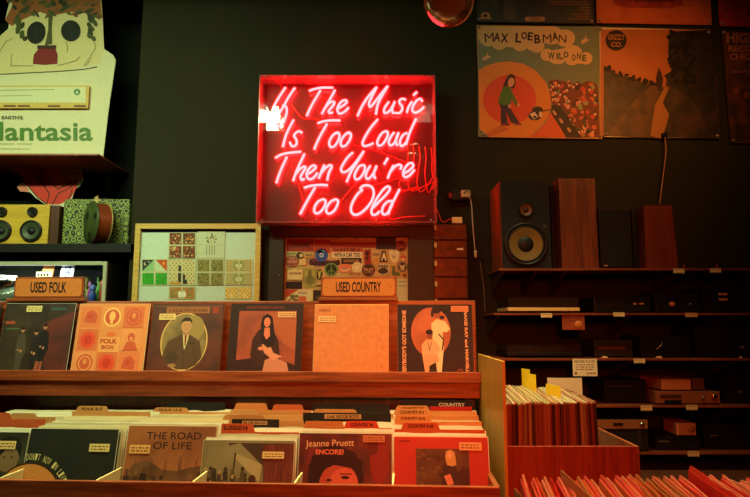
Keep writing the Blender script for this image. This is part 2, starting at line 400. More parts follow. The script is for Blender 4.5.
# ================================================================== POSTERS
YP = 2.985
def poster(name, label, corners, drawer, group=None, base=(60, 60, 55), border=None, M0=None):
    """corners in picture coordinates tl,tr,br,bl on the wall plane"""
    q = [P(a, b, YP) for a, b in corners]
    c = Vector((sum(p.x for p in q)/4, YP, sum(p.z for p in q)/4))
    mb = MB(); loc = [((p.x-c.x), (p.z-c.z)) for p in q]
    mb.prism(loc, 0, .004, paint(base, .5))
    drawer(Art(mb, mapY(YP, c.x, c.z), 0.0))
    o = mb.build(name, None, T(c.x, c.y, c.z)); tag(o, label, 'poster', group)
    for a, b in corners:
        p = P(a+(2.5 if a < sum(x for x, _ in corners)/4 else -2.5), b+(2.5 if b < sum(y for _, y in corners)/4 else -2.5), YP)
        m2 = MB(); m2.lathe([(0.0001, -.0075), (.006, -.006), (.0085, -.002), (.0085, 0)], paint((150, 130, 100), .3), 12); m2.build('pushpin', o, T(p.x-c.x, -.002, p.z-c.z))
    return o
# wild one poster
def art_wild(a):
    k = lambda pts: [crop(475, 60, 5.77)(u, v) for u, v in pts]
    k1 = lambda pts: [crop(475, 0, 5.77)(u, v) for u, v in pts]
    a.rect(478, 26.5, 599.5, 137, (118, 128, 92))
    a.poly(k([(20, 60), (60, 35), (120, 15), (200, 8), (280, 22), (350, 60), (410, 130), (438, 210), (440, 270), (425, 320), (385, 380), (330, 430), (310, 445), (80, 445), (28, 400)]), (226, 132, 38))
    a.poly(k([(310, 445), (345, 425), (400, 370), (440, 300), (525, 448)]), (224, 92, 40))
    a.poly(k([(80, 445), (60, 425), (150, 375), (200, 400)]), (205, 105, 40))
    a.ell(475+200/5.77, 60+228/5.77, 26.5, 24.5, (226, 74, 30), 40)
    a.poly(k([(28, 400), (60, 425), (82, 445), (28, 445)]), (105, 112, 80))
    # crowd
    a.poly(k([(425, 120), (470, 112), (520, 125), (600, 140), (650, 120), (700, 135), (710, 160), (722, 445), (600, 448), (440, 245), (430, 180)]), (120, 50, 28))
    cr = [(205, 70, 45), (225, 130, 95), (60, 75, 45), (60, 28, 22), (210, 100, 55), (150, 150, 95), (230, 150, 110), (120, 40, 30)]
    rr = random.Random(3)
    for i in range(120):
        u = rr.uniform(435, 705); v = rr.uniform(128, 435)
        if (u-440) < (v-235)*.80: continue
        c = rr.choice(cr); a.ell(475+u/5.77, 60+v/5.77, rr.uniform(1.2, 3.2), rr.uniform(1.2, 3), c, 8, rr.uniform(0, 3))
    for i in range(36):
        u = rr.uniform(440, 700); v = rr.uniform(135, 430)
        if (u-440) < (v-235)*.80: continue
        a.ell(475+u/5.77, 60+v/5.77, 2.0, 2.4, (50, 26, 20), 8); a.ell(475+u/5.77, 60.7+v/5.77, 1.4, 1.6, (232, 168, 125), 8)
    a.poly(k([(440, 262), (490, 262), (615, 448), (528, 448), (440, 310)]), (46, 26, 20))
    for u, v in ((458, 306), (496, 352), (542, 404)): a.ell(475+u/5.77, 60+v/5.77, 1.4, 3, (205, 150, 110), 12, -.6)
    # guitar
    a.line(k([(385, 296), (450, 284)]), 1.2, (120, 60, 35)); a.ell(475+360/5.77, 60+290/5.77, 5.6, 3.6, (40, 28, 26)); a.ell(475+345/5.77, 60+322/5.77, 6.6, 4.6, (40, 28, 26))
    a.poly(k([(312, 312), (345, 300), (365, 330), (340, 345)]), (222, 190, 150)); a.ell(475+378/5.77, 60+315/5.77, 1.8, 3, (222, 190, 150)); a.ell(475+345/5.77, 60+330/5.77, 2, 1.2, (40, 28, 26))
    # walking figure
    a.poly(k([(136, 245), (190, 250), (215, 300), (262, 372), (235, 374), (205, 355), (180, 300), (175, 280), (190, 372), (150, 370), (148, 320), (150, 280)]), (60, 36, 44))
    a.poly(k([(165, 150), (205, 160), (215, 190), (240, 240), (250, 262), (236, 266), (212, 225), (205, 258), (170, 262), (132, 250), (145, 200)]), (78, 118, 32))
    a.ell(475+199/5.77, 60+268/5.77, 1.6, 2, (228, 150, 105)); a.ell(475+250/5.77, 60+260/5.77, 1.7, 1.6, (228, 150, 105))
    a.poly(k([(160, 158), (175, 115), (195, 85), (215, 82), (232, 95), (232, 140), (225, 165), (205, 160), (185, 150)]), (72, 34, 20))
    a.ell(475+208/5.77, 60+130/5.77, 3.2, 4.8, (226, 150, 100), 16, .2)
    a.poly(k([(148, 368), (200, 366), (198, 380), (148, 378)]), (150, 40, 30)); a.poly(k([(235, 362), (262, 366), (270, 376), (232, 376)]), (150, 40, 30))
    # clouds
    cc = (222, 178, 112)
    for u, v, ru, rv in ((40, 215, 60, 55), (140, 235, 50, 55), (110, 195, 90, 48), (215, 215, 90, 60), (260, 250, 48, 48), (340, 235, 62, 62), (355, 265, 45, 40), (440, 205, 70, 55), (520, 222, 57, 50), (300, 195, 100, 45)):
        a.ell(475+max(u, 20+ru)/5.77, v/5.77, ru/5.77, min(rv, v-152)/5.77, cc, 24)
    a.rect(478, 26.5, 556, 38, cc)
    for u, v, ru, rv in ((415, 318, 38, 36), (470, 330, 50, 42), (560, 300, 55, 38), (560, 345, 42, 34), (640, 338, 36, 36), (480, 350, 38, 22), (520, 310, 60, 30), (610, 340, 40, 30)): a.ell(475+u/5.77, v/5.77, ru/5.77, rv/5.77, cc, 24)
    X = (60, 24, 20)
    for ch, u0, u1, v0, v1 in (('M', 55, 108, 193, 245), ('A', 108, 145, 190, 240), ('X', 148, 192, 195, 247), ('L', 233, 268, 193, 248), ('O', 266, 300, 186, 228), ('E', 303, 334, 188, 235), ('B', 341, 376, 200, 252), ('M', 390, 440, 200, 248), ('A', 444, 478, 186, 235), ('N', 482, 526, 202, 248)):
        q = crop(475, 0, 5.77); p0 = q(u0, v0); p1 = q(u1, v1); a.text(ch, p0[0], p0[1], p1[0], p1[1], X, 0 if ch in 'MN' else .03, rr.uniform(-.12, .12))
    for ch, u0, u1, v0, v1 in (('W', 420, 460, 302, 345), ('I', 470, 480, 308, 345), ('L', 484, 506, 305, 345), ('D', 512, 538, 300, 335), ('O', 556, 580, 315, 352), ('N', 586, 610, 305, 345), ('E', 616, 642, 318, 355)):
        q = crop(475, 0, 5.77); p0 = q(u0, v0); p1 = q(u1, v1); a.text(ch, p0[0], p0[1], p1[0], p1[1], (92, 92, 40), .04, rr.uniform(-.15, .15))
    for u, v in ((65, 325), (632, 228)):
        x, y = 475+u/5.77, v/5.77
        a.poly([(x-4, y+2), (x, y-1), (x+1, y-4), (x+2, y), (x+5, y), (x+3, y+2), (x-1, y+4), (x-3, y+5)], (214, 175, 115))
poster('wall_poster', 'cartoon poster of a green-shirted walker with guitar and crowd and big lettering in clouds', [(476.5, 25), (599, 27), (602.5, 139), (480, 137)], art_wild, base=(196, 140, 70))
def art_path(a):
    c = lambda pts: [crop(590, 0, 3.3125)(u, v) for u, v in pts]
    a.rect(600.5, 29.5, 710, 135, mottle((190, 105, 45), (165, 88, 36), 3))
    q = [(602, 30), (708, 31), (715, 134.5), (606.5, 134.5)]
    a.poly(c([(45, 215), (90, 245), (150, 262), (200, 285), (235, 290), (262, 285), (262, 460), (45, 450)]), mottle((60, 38, 20), (96, 62, 32), 14))
    a.poly(c([(45, 215), (90, 245), (150, 262), (200, 285), (150, 330), (60, 440), (45, 440)]), mottle((30, 20, 12), (62, 42, 22), 20))
    a.poly(c([(255, 250), (420, 250), (432, 460), (230, 455)]), mottle((36, 24, 14), (74, 48, 26), 9))
    a.poly(c([(250, 285), (262, 290), (240, 340), (262, 380), (240, 460), (200, 450), (215, 350)]), (170, 112, 58))
    a.poly(c([(262, 105), (405, 98), (422, 330), (380, 400), (340, 330), (268, 285), (245, 250), (278, 230), (258, 180)]), mottle((14, 10, 7), (40, 26, 14), 16))
    rr = random.Random(5)
    for i in range(60): u = rr.uniform(262, 345); v = rr.uniform(105, 275); a.ell(*crop(590, 0, 3.3125)(u, v), rr.uniform(1.5, 4), rr.uniform(1.2, 3), (16, 12, 8), 8, rr.random()*3)
    for i in range(25): u = rr.uniform(50, 235); v = 222+(u-45)*.36+rr.uniform(-6, 8); a.ell(*crop(590, 0, 3.3125)(u, v), rr.uniform(1, 3), rr.uniform(1, 3), (32, 22, 13), 8)
    a.poly(c([(222, 240), (228, 228), (236, 240), (242, 262), (238, 292), (222, 292), (218, 262)]), (60, 36, 20)); a.ell(*crop(590, 0, 3.3125)(228, 232), 1.5, 2, (90, 56, 30), 10)
    a.ell(*crop(590, 0, 3.3125)(86, 134), 10.5, 10.3, (40, 26, 16), 30)
    b = crop(590, 0, 3.3125)
    cx, cy = b(86, 136)
    a.text('GRIZZLY', cx-8, cy-6.5, cx+8.5, cy-1, (190, 120, 58), .02); a.text('CO.', cx-5, cy+1, cx+6, cy+6, (190, 120, 58), .03)
poster('wall_poster', 'brown landscape photo poster with white border, figure on a hill path beside dark trees', [(598, 27), (711, 30), (719.5, 138.5), (604, 137)], art_path, base=(214, 190, 148))
def art_reckon(a):
    c = crop(710, 0, 3.425)
    a.poly([c(45, 110), (752, 32), (752, 143), c(75, 490)], mottle((60, 32, 18), (96, 52, 26), 10))
    a.poly([c(60, 310), (752, 88), (752, 143), c(72, 488)], mottle((86, 40, 20), (40, 22, 12), 12))
    G = (170, 96, 48)
    a.text('HIGH', c(57, 110)[0], c(57, 112)[1], 757, c(0, 148)[1], G, .04); a.text('RECORD', c(62, 0)[0], c(0, 155)[1], 766, c(0, 177)[1], G, .035); a.text('CHICAGO', c(68, 0)[0], c(0, 183)[1], 768, c(0, 205)[1], G, .035)
    a.text('2017-2018', c(72, 0)[0], c(0, 240)[1], 762, c(0, 250)[1], (140, 80, 44), .02)
    for u, v in ((90, 300), (125, 315)): a.rect(*c(u-8, v), *c(u+8, v+22), (120, 60, 34))
poster('wall_poster', 'dark reddish poster with HIGH RECORD CHICAGO lettering cut by the right edge', [(721, 30), (790, 31.5), (797, 144), (730.5, 143)], art_reckon, base=(58, 34, 22))
def art_dark(a):
    c = crop(475, 0, 5.77)
    a.rect(479, -70, 592, 22, mottle((58, 52, 34), (44, 40, 26), 5))
    a.rect(*c(35, -20), *c(130, 50), mottle((70, 50, 26), (100, 76, 40), 10)); a.rect(*c(165, -10), *c(235, 115), mottle((90, 70, 38), (58, 50, 30), 9)); a.rect(*c(240, -20), *c(305, 38), mottle((80, 66, 38), (60, 50, 30), 9))
    a.poly([c(32, 110), c(36, 80), c(55, 68), c(80, 74), c(95, 112)], (190, 130, 75)); a.ell(*c(60, 90), 1.8, 1.8, (60, 40, 24))
    a.ell(*c(300, 110), 2.3, 2.3, (180, 122, 72)); a.ell(*c(390, 110), 2.3, 2.3, (180, 122, 72)); a.rect(*c(300, 97), *c(390, 123), (180, 122, 72))
    for i in range(9): a.rect(*c(318+i*7, 105), *c(322+i*7, 115), (90, 60, 36))
    rr = random.Random(9)
    for r in range(4): 
        x = 430
        while x < 650: w_ = rr.uniform(8, 30); a.rect(*c(x, -5+r*10), *c(min(x+w_, 660), -1+r*10), (150, 96, 52)); x += w_+5
    for r, x in enumerate((610, 590, 618, 560, 585, 535)): a.rect(*c(x, 42+r*13), *c(662, 46+r*13), (150, 96, 52))
poster('wall_poster', 'dark olive poster with small print at its right, directly above the cloud poster', [(473, -80), (588, -80), (594, 24), (477, 22)], art_dark, base=(52, 46, 30))
def art_or(a):
    c = crop(590, 0, 3.3125)
    a.poly([(594, -70), (707, -70), (711, 23), (599, 21)], mottle((196, 88, 40), (212, 100, 44), 8))
    a.poly([c(75, -10), c(300, -12), c(310, 18), c(260, 28), c(120, 26), c(78, 14)], mottle((150, 44, 26), (178, 62, 34), 14))
    a.text('POWERHOUSE', c(135, 0)[0], c(0, -12)[1], c(280, 0)[0], c(0, 7)[1], (40, 24, 20), .03)
poster('wall_poster', 'orange poster with a torn red band and black lettering, in the top row', [(593, -80), (706, -80), (712, 25), (597, 23)], art_or, base=(196, 88, 40))
def art_red(a):
    c = crop(710, 0, 3.425); rr = random.Random(2)
    a.poly([(716, -70), (790, -70), (796, 27), (720, 25)], (190, 50, 26))
    for i in range(26):
        x = rr.uniform(718, 765); y = rr.uniform(-40, 23); d = rr.choice((-1, 1)); a.line([(x, y), (x+1.4*d, y+1.5), (x+1*d, y+3.2), (x+2.4*d, y+4)], .9, (50, 24, 16))
poster('wall_poster', 'red poster sprinkled with small black squiggles at the top right corner', [(715, -80), (788, -80), (795, 28), (719.5, 26)], art_red, base=(170, 46, 26))
# clip with dangling cord at the path poster
p = P(665, 135, 2.965)
t = thing('spring_clip', 'black spring clip with a pale dangling cord on the path poster bottom edge', 'clip', T(p.x, p.y, p.z))
mb = MB(); mb.box(-.012, -.004, -.012, .012, .018, .012, BLK, .003); mb.lathe([(.001, -.012), (.009, -.008), (.011, -.004), (.009, 0)], BLK, 12, T(0, 0, .004)); mb.build('jaw', t)
mb = MB(); mb.tube([(0, .004, -.012)]+[tuple(P(a, b, 2.965)-p) for a, b in ((666, 150), (664.5, 165), (662, 185), (659.5, 204))], .0022, paint((190, 140, 90), .6), 6); mb.build('cord', t)
# ================================================================== STAMP FRAME
YS = 2.94
p0 = P(135.5, 223.5, YS); p1 = P(259, 302, YS)
zb = p0.z-.52; cxs = (p0.x+p1.x)/2; hw = (p1.x-p0.x)/2
so = Vector((cxs, YS, zb)); H = p0.z-zb
t = thing('framed_stamps', 'yellow framed display of small patterned picture blocks on pale paper, left of the neon sign', 'picture frame', T(*so))
YEL = wood((200, 160, 70), (225, 186, 96), 'x', 6)
mb = MB(); fw = 5.2/F*YS
mb.prism([(-hw, 0), (-hw+fw, fw), (-hw+fw, H-fw), (-hw, H)], 0, .035, YEL); mb.prism([(hw, 0), (hw, H), (hw-fw, H-fw), (hw-fw, fw)], 0, .035, YEL)
mb.prism([(-hw, H), (-hw+fw, H-fw), (hw-fw, H-fw), (hw, H)], 0, .035, YEL); mb.prism([(-hw, 0), (hw, 0), (hw-fw, fw), (-hw+fw, fw)], 0, .035, YEL)
mb.build('frame', t)
mb = MB(); mb.box(-hw+fw*.9, .022, fw*.9, hw-fw*.9, .034, H-fw*.9, BLK); mb.build('backing', t)
SY = YS+.016; mS = mapY(SY, so.x, so.z); cS = crop(135, 225, 6.0)
def srect(u0, v0, u1, v1): a = mS(*cS(u0, v0)); b = mS(*cS(u1, v1)); return a[0], b[1], b[0], a[1]
x0, z0, x1, z1 = srect(40, 45, 718, 620)
mb = MB(); mb.box(x0, .017, max(z0, fw), x1, .022, z1, paint((206, 222, 200), .5)); mb.build('paper_sheet', t)
def block(u0, v0, u1, v1, base, draw, half=False):
    x0, z0, x1, z1 = srect(u0, v0, u1, v1)
    mb = MB(); mb.box(x0, .0125, z0, x1, .0165, z1, paint((205, 205, 160), .5))
    a = Art(mb, lambda u, v: mS(*cS(u, v)), .0125, .00002)
    um, vm = (u0+u1)/2, (v0+v1)/2
    qs = [(u0+4, v0+4, um-5, vm-5), (um+5, v0+4, u1-4, vm-5), (u0+4, vm+5, um-5, v1-4), (um+5, vm+5, u1-4, v1-4)]
    if half: qs = [(u0+4, v0+4, um-5, v1-4), (um+5, v0+4, u1-4, v1-4)]
    for i, q in enumerate(qs):
        if base: a.rect(*q, base)
        if draw: draw(a, q, i)
    mb.build('picture_block', t)
R1 = random.Random(11)
def busy(cols, n=45, s=7):
    def d(a, q, i):
        for k in range(n):
            u = R1.uniform(q[0]+s, q[2]-s); v = R1.uniform(q[1]+s, q[3]-s); a.ell(u, v, R1.uniform(2, s), R1.uniform(2, s), R1.choice(cols), 7)
    return d
def lattice(bg, c, st=16):
    def d(a, q, i):
        v = q[1]+6; r = 0
        while v < q[3]-3:
            u = q[0]+6+(r % 2)*st/2
            while u < q[2]-3: a.ell(u, v, 5.2, 5.2, c, 6); u += st
            v += st*.6; r += 1
    return d
block(205, 45, 365, 200, (120, 70, 40), busy([(190, 60, 30), (220, 140, 60), (90, 90, 40), (60, 40, 30), (230, 210, 140)]))
block(378, 40, 538, 202, (206, 214, 180), None)
mb = MB(); a = Art(mb, lambda u, v: mS(*cS(u, v)), .0118, .00002)
for k in range(26):
    u = 458+R1.uniform(-30, 30); v = R1.uniform(55, 112); a.ell(u, v, R1.uniform(2, 6), R1.uniform(2, 6), R1.choice([(60, 70, 40), (200, 160, 60), (110, 110, 60)]), 7)
for u in (432, 448, 466, 480): a.line([(u, 125), (u-4+R1.uniform(0, 8), 150), (u, 178)], 3, (80, 90, 60))
mb.build('picture_block', t)
def flagd(a, q, i):
    u0, v0, u1, v1 = q
    if i == 0:
        a.poly([(u0, v0), (u1, v0), (u0, v1)], (60, 62, 50)); a.poly([(u0, v1), (u1, v0), (u1, v1)], (150, 200, 140)); a.ell(u0+18, v0+24, 9, 9, (225, 225, 180)); a.ell(u0+23, v0+22, 8, 8, (60, 62, 50)); a.ell(u0+40, v0+14, 4, 4, (220, 220, 180))
    if i == 1:
        a.poly([(u0, v0), (u1, v0), (u1, v1)], (208, 84, 30)); a.poly([(u0, v0), (u1, v1), (u0, v1)], (200, 222, 180)); a.ell(u1-20, v0+22, 9, 9, (230, 160, 60))
    if i > 1:
        a.rect(*q, (60, 165, 40))
        for k in range(14): a.ell(R1.uniform(u0+6, u1-6), R1.uniform(v0+6, v1-6), 5, 3, R1.choice([(50, 140, 36), (80, 185, 50)]), 8)
block(42, 205, 197, 362, None, flagd)
def castle(a, q, i):
    lattice(None, (176, 132, 54), 23)(a, q, i)
    if i == 0: a.rect(q[2]-16, q[1]+35, q[2], q[3], (70, 66, 50))
    if i == 2: a.rect(q[2]-18, q[1], q[2], q[3]-14, (60, 56, 46)); a.rect(q[0], q[3]-16, q[2], q[3], (205, 150, 60))
    if i == 3: a.rect(q[0], q[1]+10, q[0]+14, q[3]-4, (60, 56, 46)); a.rect(q[0]+14, q[3]-30, q[0]+26, q[3]-4, (60, 56, 46))
block(205, 205, 362, 362, (216, 208, 150), castle)
block(373, 205, 533, 362, (140, 138, 78), busy([(110, 112, 60), (170, 160, 90), (180, 150, 60), (90, 98, 60)], 60, 6))
def shield(a, q, i):
    v = q[1]+8
    while v < q[3]-5:
        u = q[0]+7
        while u < q[2]-4: a.rect(u-3, v-3, u+4, v+4, (150, 90, 50) if i < 2 else (80, 80, 56)); u += 14
        v += 14
    cx = q[2] if i in (0, 2) else q[0]; sx = -1 if i in (0, 2) else 1; cy = q[1]+34
    a.poly([(cx, cy-26), (cx+sx*22, cy-22), (cx+sx*30, cy), (cx+sx*20, cy+22), (cx, cy+28)], (150, 160, 90)); a.poly([(cx, cy-10), (cx+sx*16, cy-8), (cx+sx*16, cy+8), (cx, cy+20)], (225, 220, 170))
block(543, 205, 705, 362, (210, 200, 130), shield)
block(205, 370, 362, 445, (180, 130, 70), lambda a, q, i: (busy([(200, 110, 50), (120, 140, 60), (90, 150, 100), (200, 160, 60)], 26, 8)(a, q, i), a.ell((q[2]-8) if i == 0 else q[0]+8, q[1]+42, 12, 20, (236, 236, 214))), True)
block(541, 370, 700, 445, (222, 176, 70), lambda a, q, i: (lattice(None, (242, 232, 170), 22)(a, q, i), a.ell((q[0]+q[2])/2, q[3]-18, 10, 14, (236, 214, 150))), True)
block(205, 455, 362, 530, (160, 130, 80), busy([(200, 110, 50), (60, 60, 50)]), True); block(541, 455, 700, 530, (200, 150, 80), busy([(90, 90, 50), (200, 60, 40)]), True)
mb = MB(); mb.box(-hw+fw*.9, .003, fw*.9, hw-fw*.9, .005, H-fw*.9, clear('frame_glass', (1, 1, 1), 1.3, .02)); mb.build('glass', t)
# ================================================================== STICKER BOARD
YK = 2.93
p0 = P(269.5, 226, YK); p1 = P(434.5, 302, YK); ko = Vector(((p0.x+p1.x)/2, YK, p0.z-.55)); H = .55; hw = (p1.x-p0.x)/2
mK = mapY(YK, ko.x, ko.z)
t = thing('sticker_board', 'dark framed board crowded with band stickers under the neon sign', 'notice board', T(*ko))
FR = paint((48, 40, 28), .45)
lx = mK(284, 240)[0]; rx = mK(408, 240)[0]; tz = mK(300, 236.5)[1]
mb = MB(); mb.box(-hw, 0, 0, lx, .06, H, FR, .003); mb.box(rx, 0, 0, hw, .06, H, FR, .003); mb.box(lx, 0, tz, rx, .06, H, FR); mb.box(lx, 0, 0, rx, .06, .06, FR); mb.build('frame', t)
BY = .038; mQ = mapY(YK+BY, ko.x, ko.z)
mb = MB(); mb.box(lx-.002, BY, .05, rx+.002, .055, tz+.002, mottle((196, 168, 96), (176, 140, 76), 25)); mb.build('board', t)
for sx in (-hw+.02, lx-.02, rx+.02, hw-.02):
    for z in (.49, .3):
        mb = MB(); mb.lathe([(.0001, -.003), (.003, -.002), (.004, 0)], METAL, 8, T(sx, 0, z)); mb.build('screw', t)
lay = [0]
def stick(draw, name='sticker'):
    lay[0] += 1; mb = MB(); a = Art(mb, mQ, BY-.0006*(lay[0] % 12)-.0004, .00008)
    draw(a); return mb.build(name, t)
q5 = crop(280, 225, 5.77); 
def R_(u0, v0, u1, v1, c, txt=None, tc=(30, 26, 22), pad=.14):
    def d(a):
        x0, y0 = q5(u0, v0); x1, y1 = q5(u1, v1); a.rect(x0, y0, x1, y1, c)
        if txt: w_, h_ = x1-x0, y1-y0; a.text(txt, x0+w_*pad*.6, y0+h_*pad*1.4, x1-w_*pad*.6, y1-h_*pad*1.4, tc, .03)
    return stick(d)
def E_(u, v, ru, rv, c, extra=None, ring=None):
    def d(a):
        x, y = q5(u, v); a.ell(x, y, ru/5.77, rv/5.77, c, 26)
        if ring: a.ring(x, y, ru/5.77*.86, rv/5.77*.86, ru/5.77*.1, ring)
        if extra: extra(a, x, y, ru/5.77, rv/5.77)
    return stick(d)
R_(38, 80, 196, 152, (150, 46, 26), '. DON-DONS .', (70, 22, 16), .2); R_(198, 84, 290, 160, (170, 60, 34))
R_(290, 100, 570, 132, (150, 40, 24)); R_(555, 66, 668, 140, (44, 26, 20)); R_(296, 130, 480, 156, (182, 78, 40), "DON'T BE A", (60, 22, 18), .14)
R_(300, 156, 474, 190, (222, 210, 160), 'WITH A CAR TOO', (40, 36, 34), .1)
R_(40, 156, 96, 178, (190, 190, 130), 'KEXP', (50, 60, 50)); E_(116, 176, 22, 20, (50, 44, 34), lambda a, x, y, r, s: a.ell(x+1.2, y, r*.55, s*.55, (210, 190, 110)))
R_(144, 158, 192, 190, (196, 166, 96), 'MAGIC', (60, 50, 34), .2)
E_(70, 210, 36, 32, (110, 70, 60), lambda a, x, y, r, s: (a.rect(x-r*.8, y-1, x+r*.8, y+2, (190, 120, 90)), a.text('SUB', x-r*.45, y-4, x+r*.45, y-1.5, (200, 150, 110))), (180, 130, 90))
R_(112, 196, 150, 232, (210, 190, 120)); E_(130, 212, 14, 12, (80, 96, 50))
def soul(a):
    pts = [q5(u, v) for u, v in ((165, 222), (170, 200), (200, 192), (240, 200), (300, 205), (345, 200), (348, 226), (320, 240), (260, 238), (200, 238))]
    a.poly(pts, (110, 50, 70)); x0, y0 = q5(172, 198); x1, y1 = q5(340, 236); a.text('Soulsound', x0, y0+.4, x1, y1-.6, (26, 18, 26), .05)
stick(soul)
E_(240, 174, 37, 38, (36, 78, 150), lambda a, x, y, r, s: (a.ell(x, y, r*.35, s*.35, (180, 200, 215)), a.ell(x, y, r*.14, s*.14, (36, 78, 150)), a.line([(x+r*.1, y-s*.75), (x+r*.5, y-s*.45)], .8, (130, 170, 210))), (60, 104, 172))
R_(354, 188, 470, 226, (44, 30, 24), 'RAZORCAKE PRESS', (170, 130, 80), .2)
def peace(a, x, y, r, s):
    a.ell(x, y, r*.76, s*.76, (30, 44, 22)); c = (96, 140, 60)
    a.line([(x, y-s*.8), (x, y+s*.8)], 1.0, c); a.line([(x, y), (x-r*.55, y+s*.55)], 1.0, c); a.line([(x, y), (x+r*.55, y+s*.55)], 1.0, c)
E_(296, 256, 40, 38, (96, 140, 60), peace)
E_(376, 250, 37, 26, (206, 92, 50), lambda a, x, y, r, s: (a.ell(x, y+.6, r*.75, s*.5, (214, 190, 140)), a.text('BUNNY', x-r*.6, y-1.2, x+r*.6, y+1.4, (180, 50, 34), .04)), (222, 190, 130))
E_(446, 244, 31, 31, (218, 214, 160), lambda a, x, y, r, s: a.ring(x, y, r*.6, s*.6, .6, (190, 180, 120)), (190, 180, 110))
E_(510, 260, 38, 38, (54, 30, 24), lambda a, x, y, r, s: (a.text('TRUST', x-r*.75, y-2, x+r*.75, y+1.6, (200, 160, 110), .03), a.line([(x-r*.6, y+2.8), (x+r*.6, y+2.8)], .4, (200, 160, 110))), (130, 80, 50))
def pop(a):
    x0, y0 = q5(560, 225); x1, y1 = q5(630, 290); a.poly([(x0, y0), (x1, y0), (x1+.6, y1-4), (x1-3, y1), (x0+2, y1-1)], (206, 196, 140)); a.ell((x0+x1)/2, (y0+y1)/2+1.5, 5, 3, (60, 50, 34)); a.text('FONDS', x0+1, y0+.8, x1-1, y0+4.4, (54, 40, 30), .05)
stick(pop)
R_(486, 142, 524, 226, (150, 46, 28)); E_(504, 165, 10, 12, (50, 22, 18)); E_(504, 192, 8, 12, (60, 26, 20)); R_(530, 150, 572, 190, (206, 186, 120), 'HAM', (120, 70, 40)); R_(536, 192, 572, 222, (206, 150, 60))
def ay(a):
    pts = [q5(u, v) for u, v in ((574, 214), (588, 152), (608, 150), (622, 214))]; a.poly(pts, (44, 28, 22)); a.poly([q5(582, 206), q5(596, 160), q5(604, 160), q5(616, 206), q5(606, 206), q5(602, 192), q5(594, 192), q5(591, 206)], (222, 206, 150))
stick(ay)
def heart(a):
    a.poly([q5(626, 150), q5(645, 142), q5(660, 152), q5(676, 143), q5(690, 156), q5(682, 200), q5(658, 222), q5(636, 200)], (220, 212, 156)); a.line([q5(645, 170), q5(657, 195), q5(672, 170)], .5, (110, 100, 60)); a.line([q5(657, 160), q5(657, 200)], .4, (110, 100, 60))
stick(heart)
E_(698, 122, 32, 32, (70, 24, 18), lambda a, x, y, r, s: a.text('DU', x-r*.6, y-2.6, x+r*.6, y+2.6, (176, 60, 34), .06), (176, 60, 34))
def star(a):
    x, y = q5(710, 188); a.poly([(x+(4 if k % 2 == 0 else 1.8)*math.sin(PI*k/5), y-(4 if k % 2 == 0 else 1.8)*math.cos(PI*k/5)) for k in range(10)], (196, 70, 44)); a.ell(x, y+2, 1.6, 1.8, (222, 190, 130))
stick(star)
E_(706, 240, 31, 31, (44, 42, 34), lambda a, x, y, r, s: a.poly([(x-3.2, y-2), (x, y-1), (x+3.2, y-2), (x+1.2, y+3.4), (x-1.2, y+3.4)], (200, 180, 120)), (190, 176, 120))
def ell_l(a): a.poly([q5(648, 236), q5(664, 236), q5(664, 268), q5(692, 276), q5(694, 290), q5(645, 290)], (90, 110, 60))
stick(ell_l)
R_(700, 278, 736, 305, (190, 150, 80)); E_(718, 291, 9, 9, (110, 34, 24))
R_(44, 258, 132, 316, (214, 196, 130), None); R_(50, 270, 130, 290, (214, 196, 130), 'NEWMORE', (130, 40, 30), .1); R_(48, 296, 128, 308, (214, 196, 130), 'RECORDING CO', (120, 90, 60), .08)
def flyer(a):
    a.rect(*q5(134, 252), *q5(210, 362), (150, 142, 66)); a.rect(*q5(142, 262), *q5(202, 352), (172, 160, 78)); x, y = q5(172, 318); a.ell(x, y, 4.5, 4.5, (120, 120, 56)); a.ring(x, y, 5.2, 5.2, .5, (90, 100, 50)); a.poly([(x-2, y-8), (x, y-11), (x+2, y-8), (x+1, y+3), (x-1, y+3)], (110, 104, 50))
stick(flyer)
def trident(a):
    a.poly([q5(212, 262), q5(236, 254), q5(248, 280), q5(236, 318), q5(212, 312)], (60, 60, 34)); a.line([q5(222, 268), q5(228, 300)], 1, (200, 200, 90)); a.line([q5(234, 266), q5(226, 306)], 1, (200, 200, 90))
stick(trident)
R_(34, 326, 128, 368, (38, 20, 20), None); R_(212, 336, 246, 362, (196, 170, 96)); R_(212, 346, 246, 356, (60, 50, 34))
def photo_s(a):
    a.rect(*q5(36, 372), *q5(190, 446), (206, 196, 130)); a.poly([q5(36, 372), q5(110, 372), q5(36, 420)], (180, 70, 40)); a.ell(*q5(132, 392), 5.2, 3, (200, 190, 150)); a.text('RECORDS', *q5(108, 386), *q5(156, 398), (150, 60, 40), .02); a.rect(*q5(108, 412), *q5(152, 446), (196, 90, 40))
    for k in range(14): a.ell(*q5(R1.uniform(50, 104), R1.uniform(408, 440)), 1.4, 1.6, (110, 100, 60), 8)
stick(photo_s)
R_(192, 376, 262, 446, (44, 34, 26)); E_(222, 420, 16, 14, (96, 70, 46)); R_(676, 310, 736, 442, (196, 196, 140))
for v in (325, 350, 362): R_(684, v, 728, v+4, (100, 100, 80))
R_(150, 376, 188, 392, (206, 190, 130)); R_(520, 268, 560, 294, (206, 176, 110)); R_(398, 270, 470, 292, (200, 160, 96), 'RECORDS', (110, 60, 40)); R_(322, 268, 344, 292, (206, 196, 130))
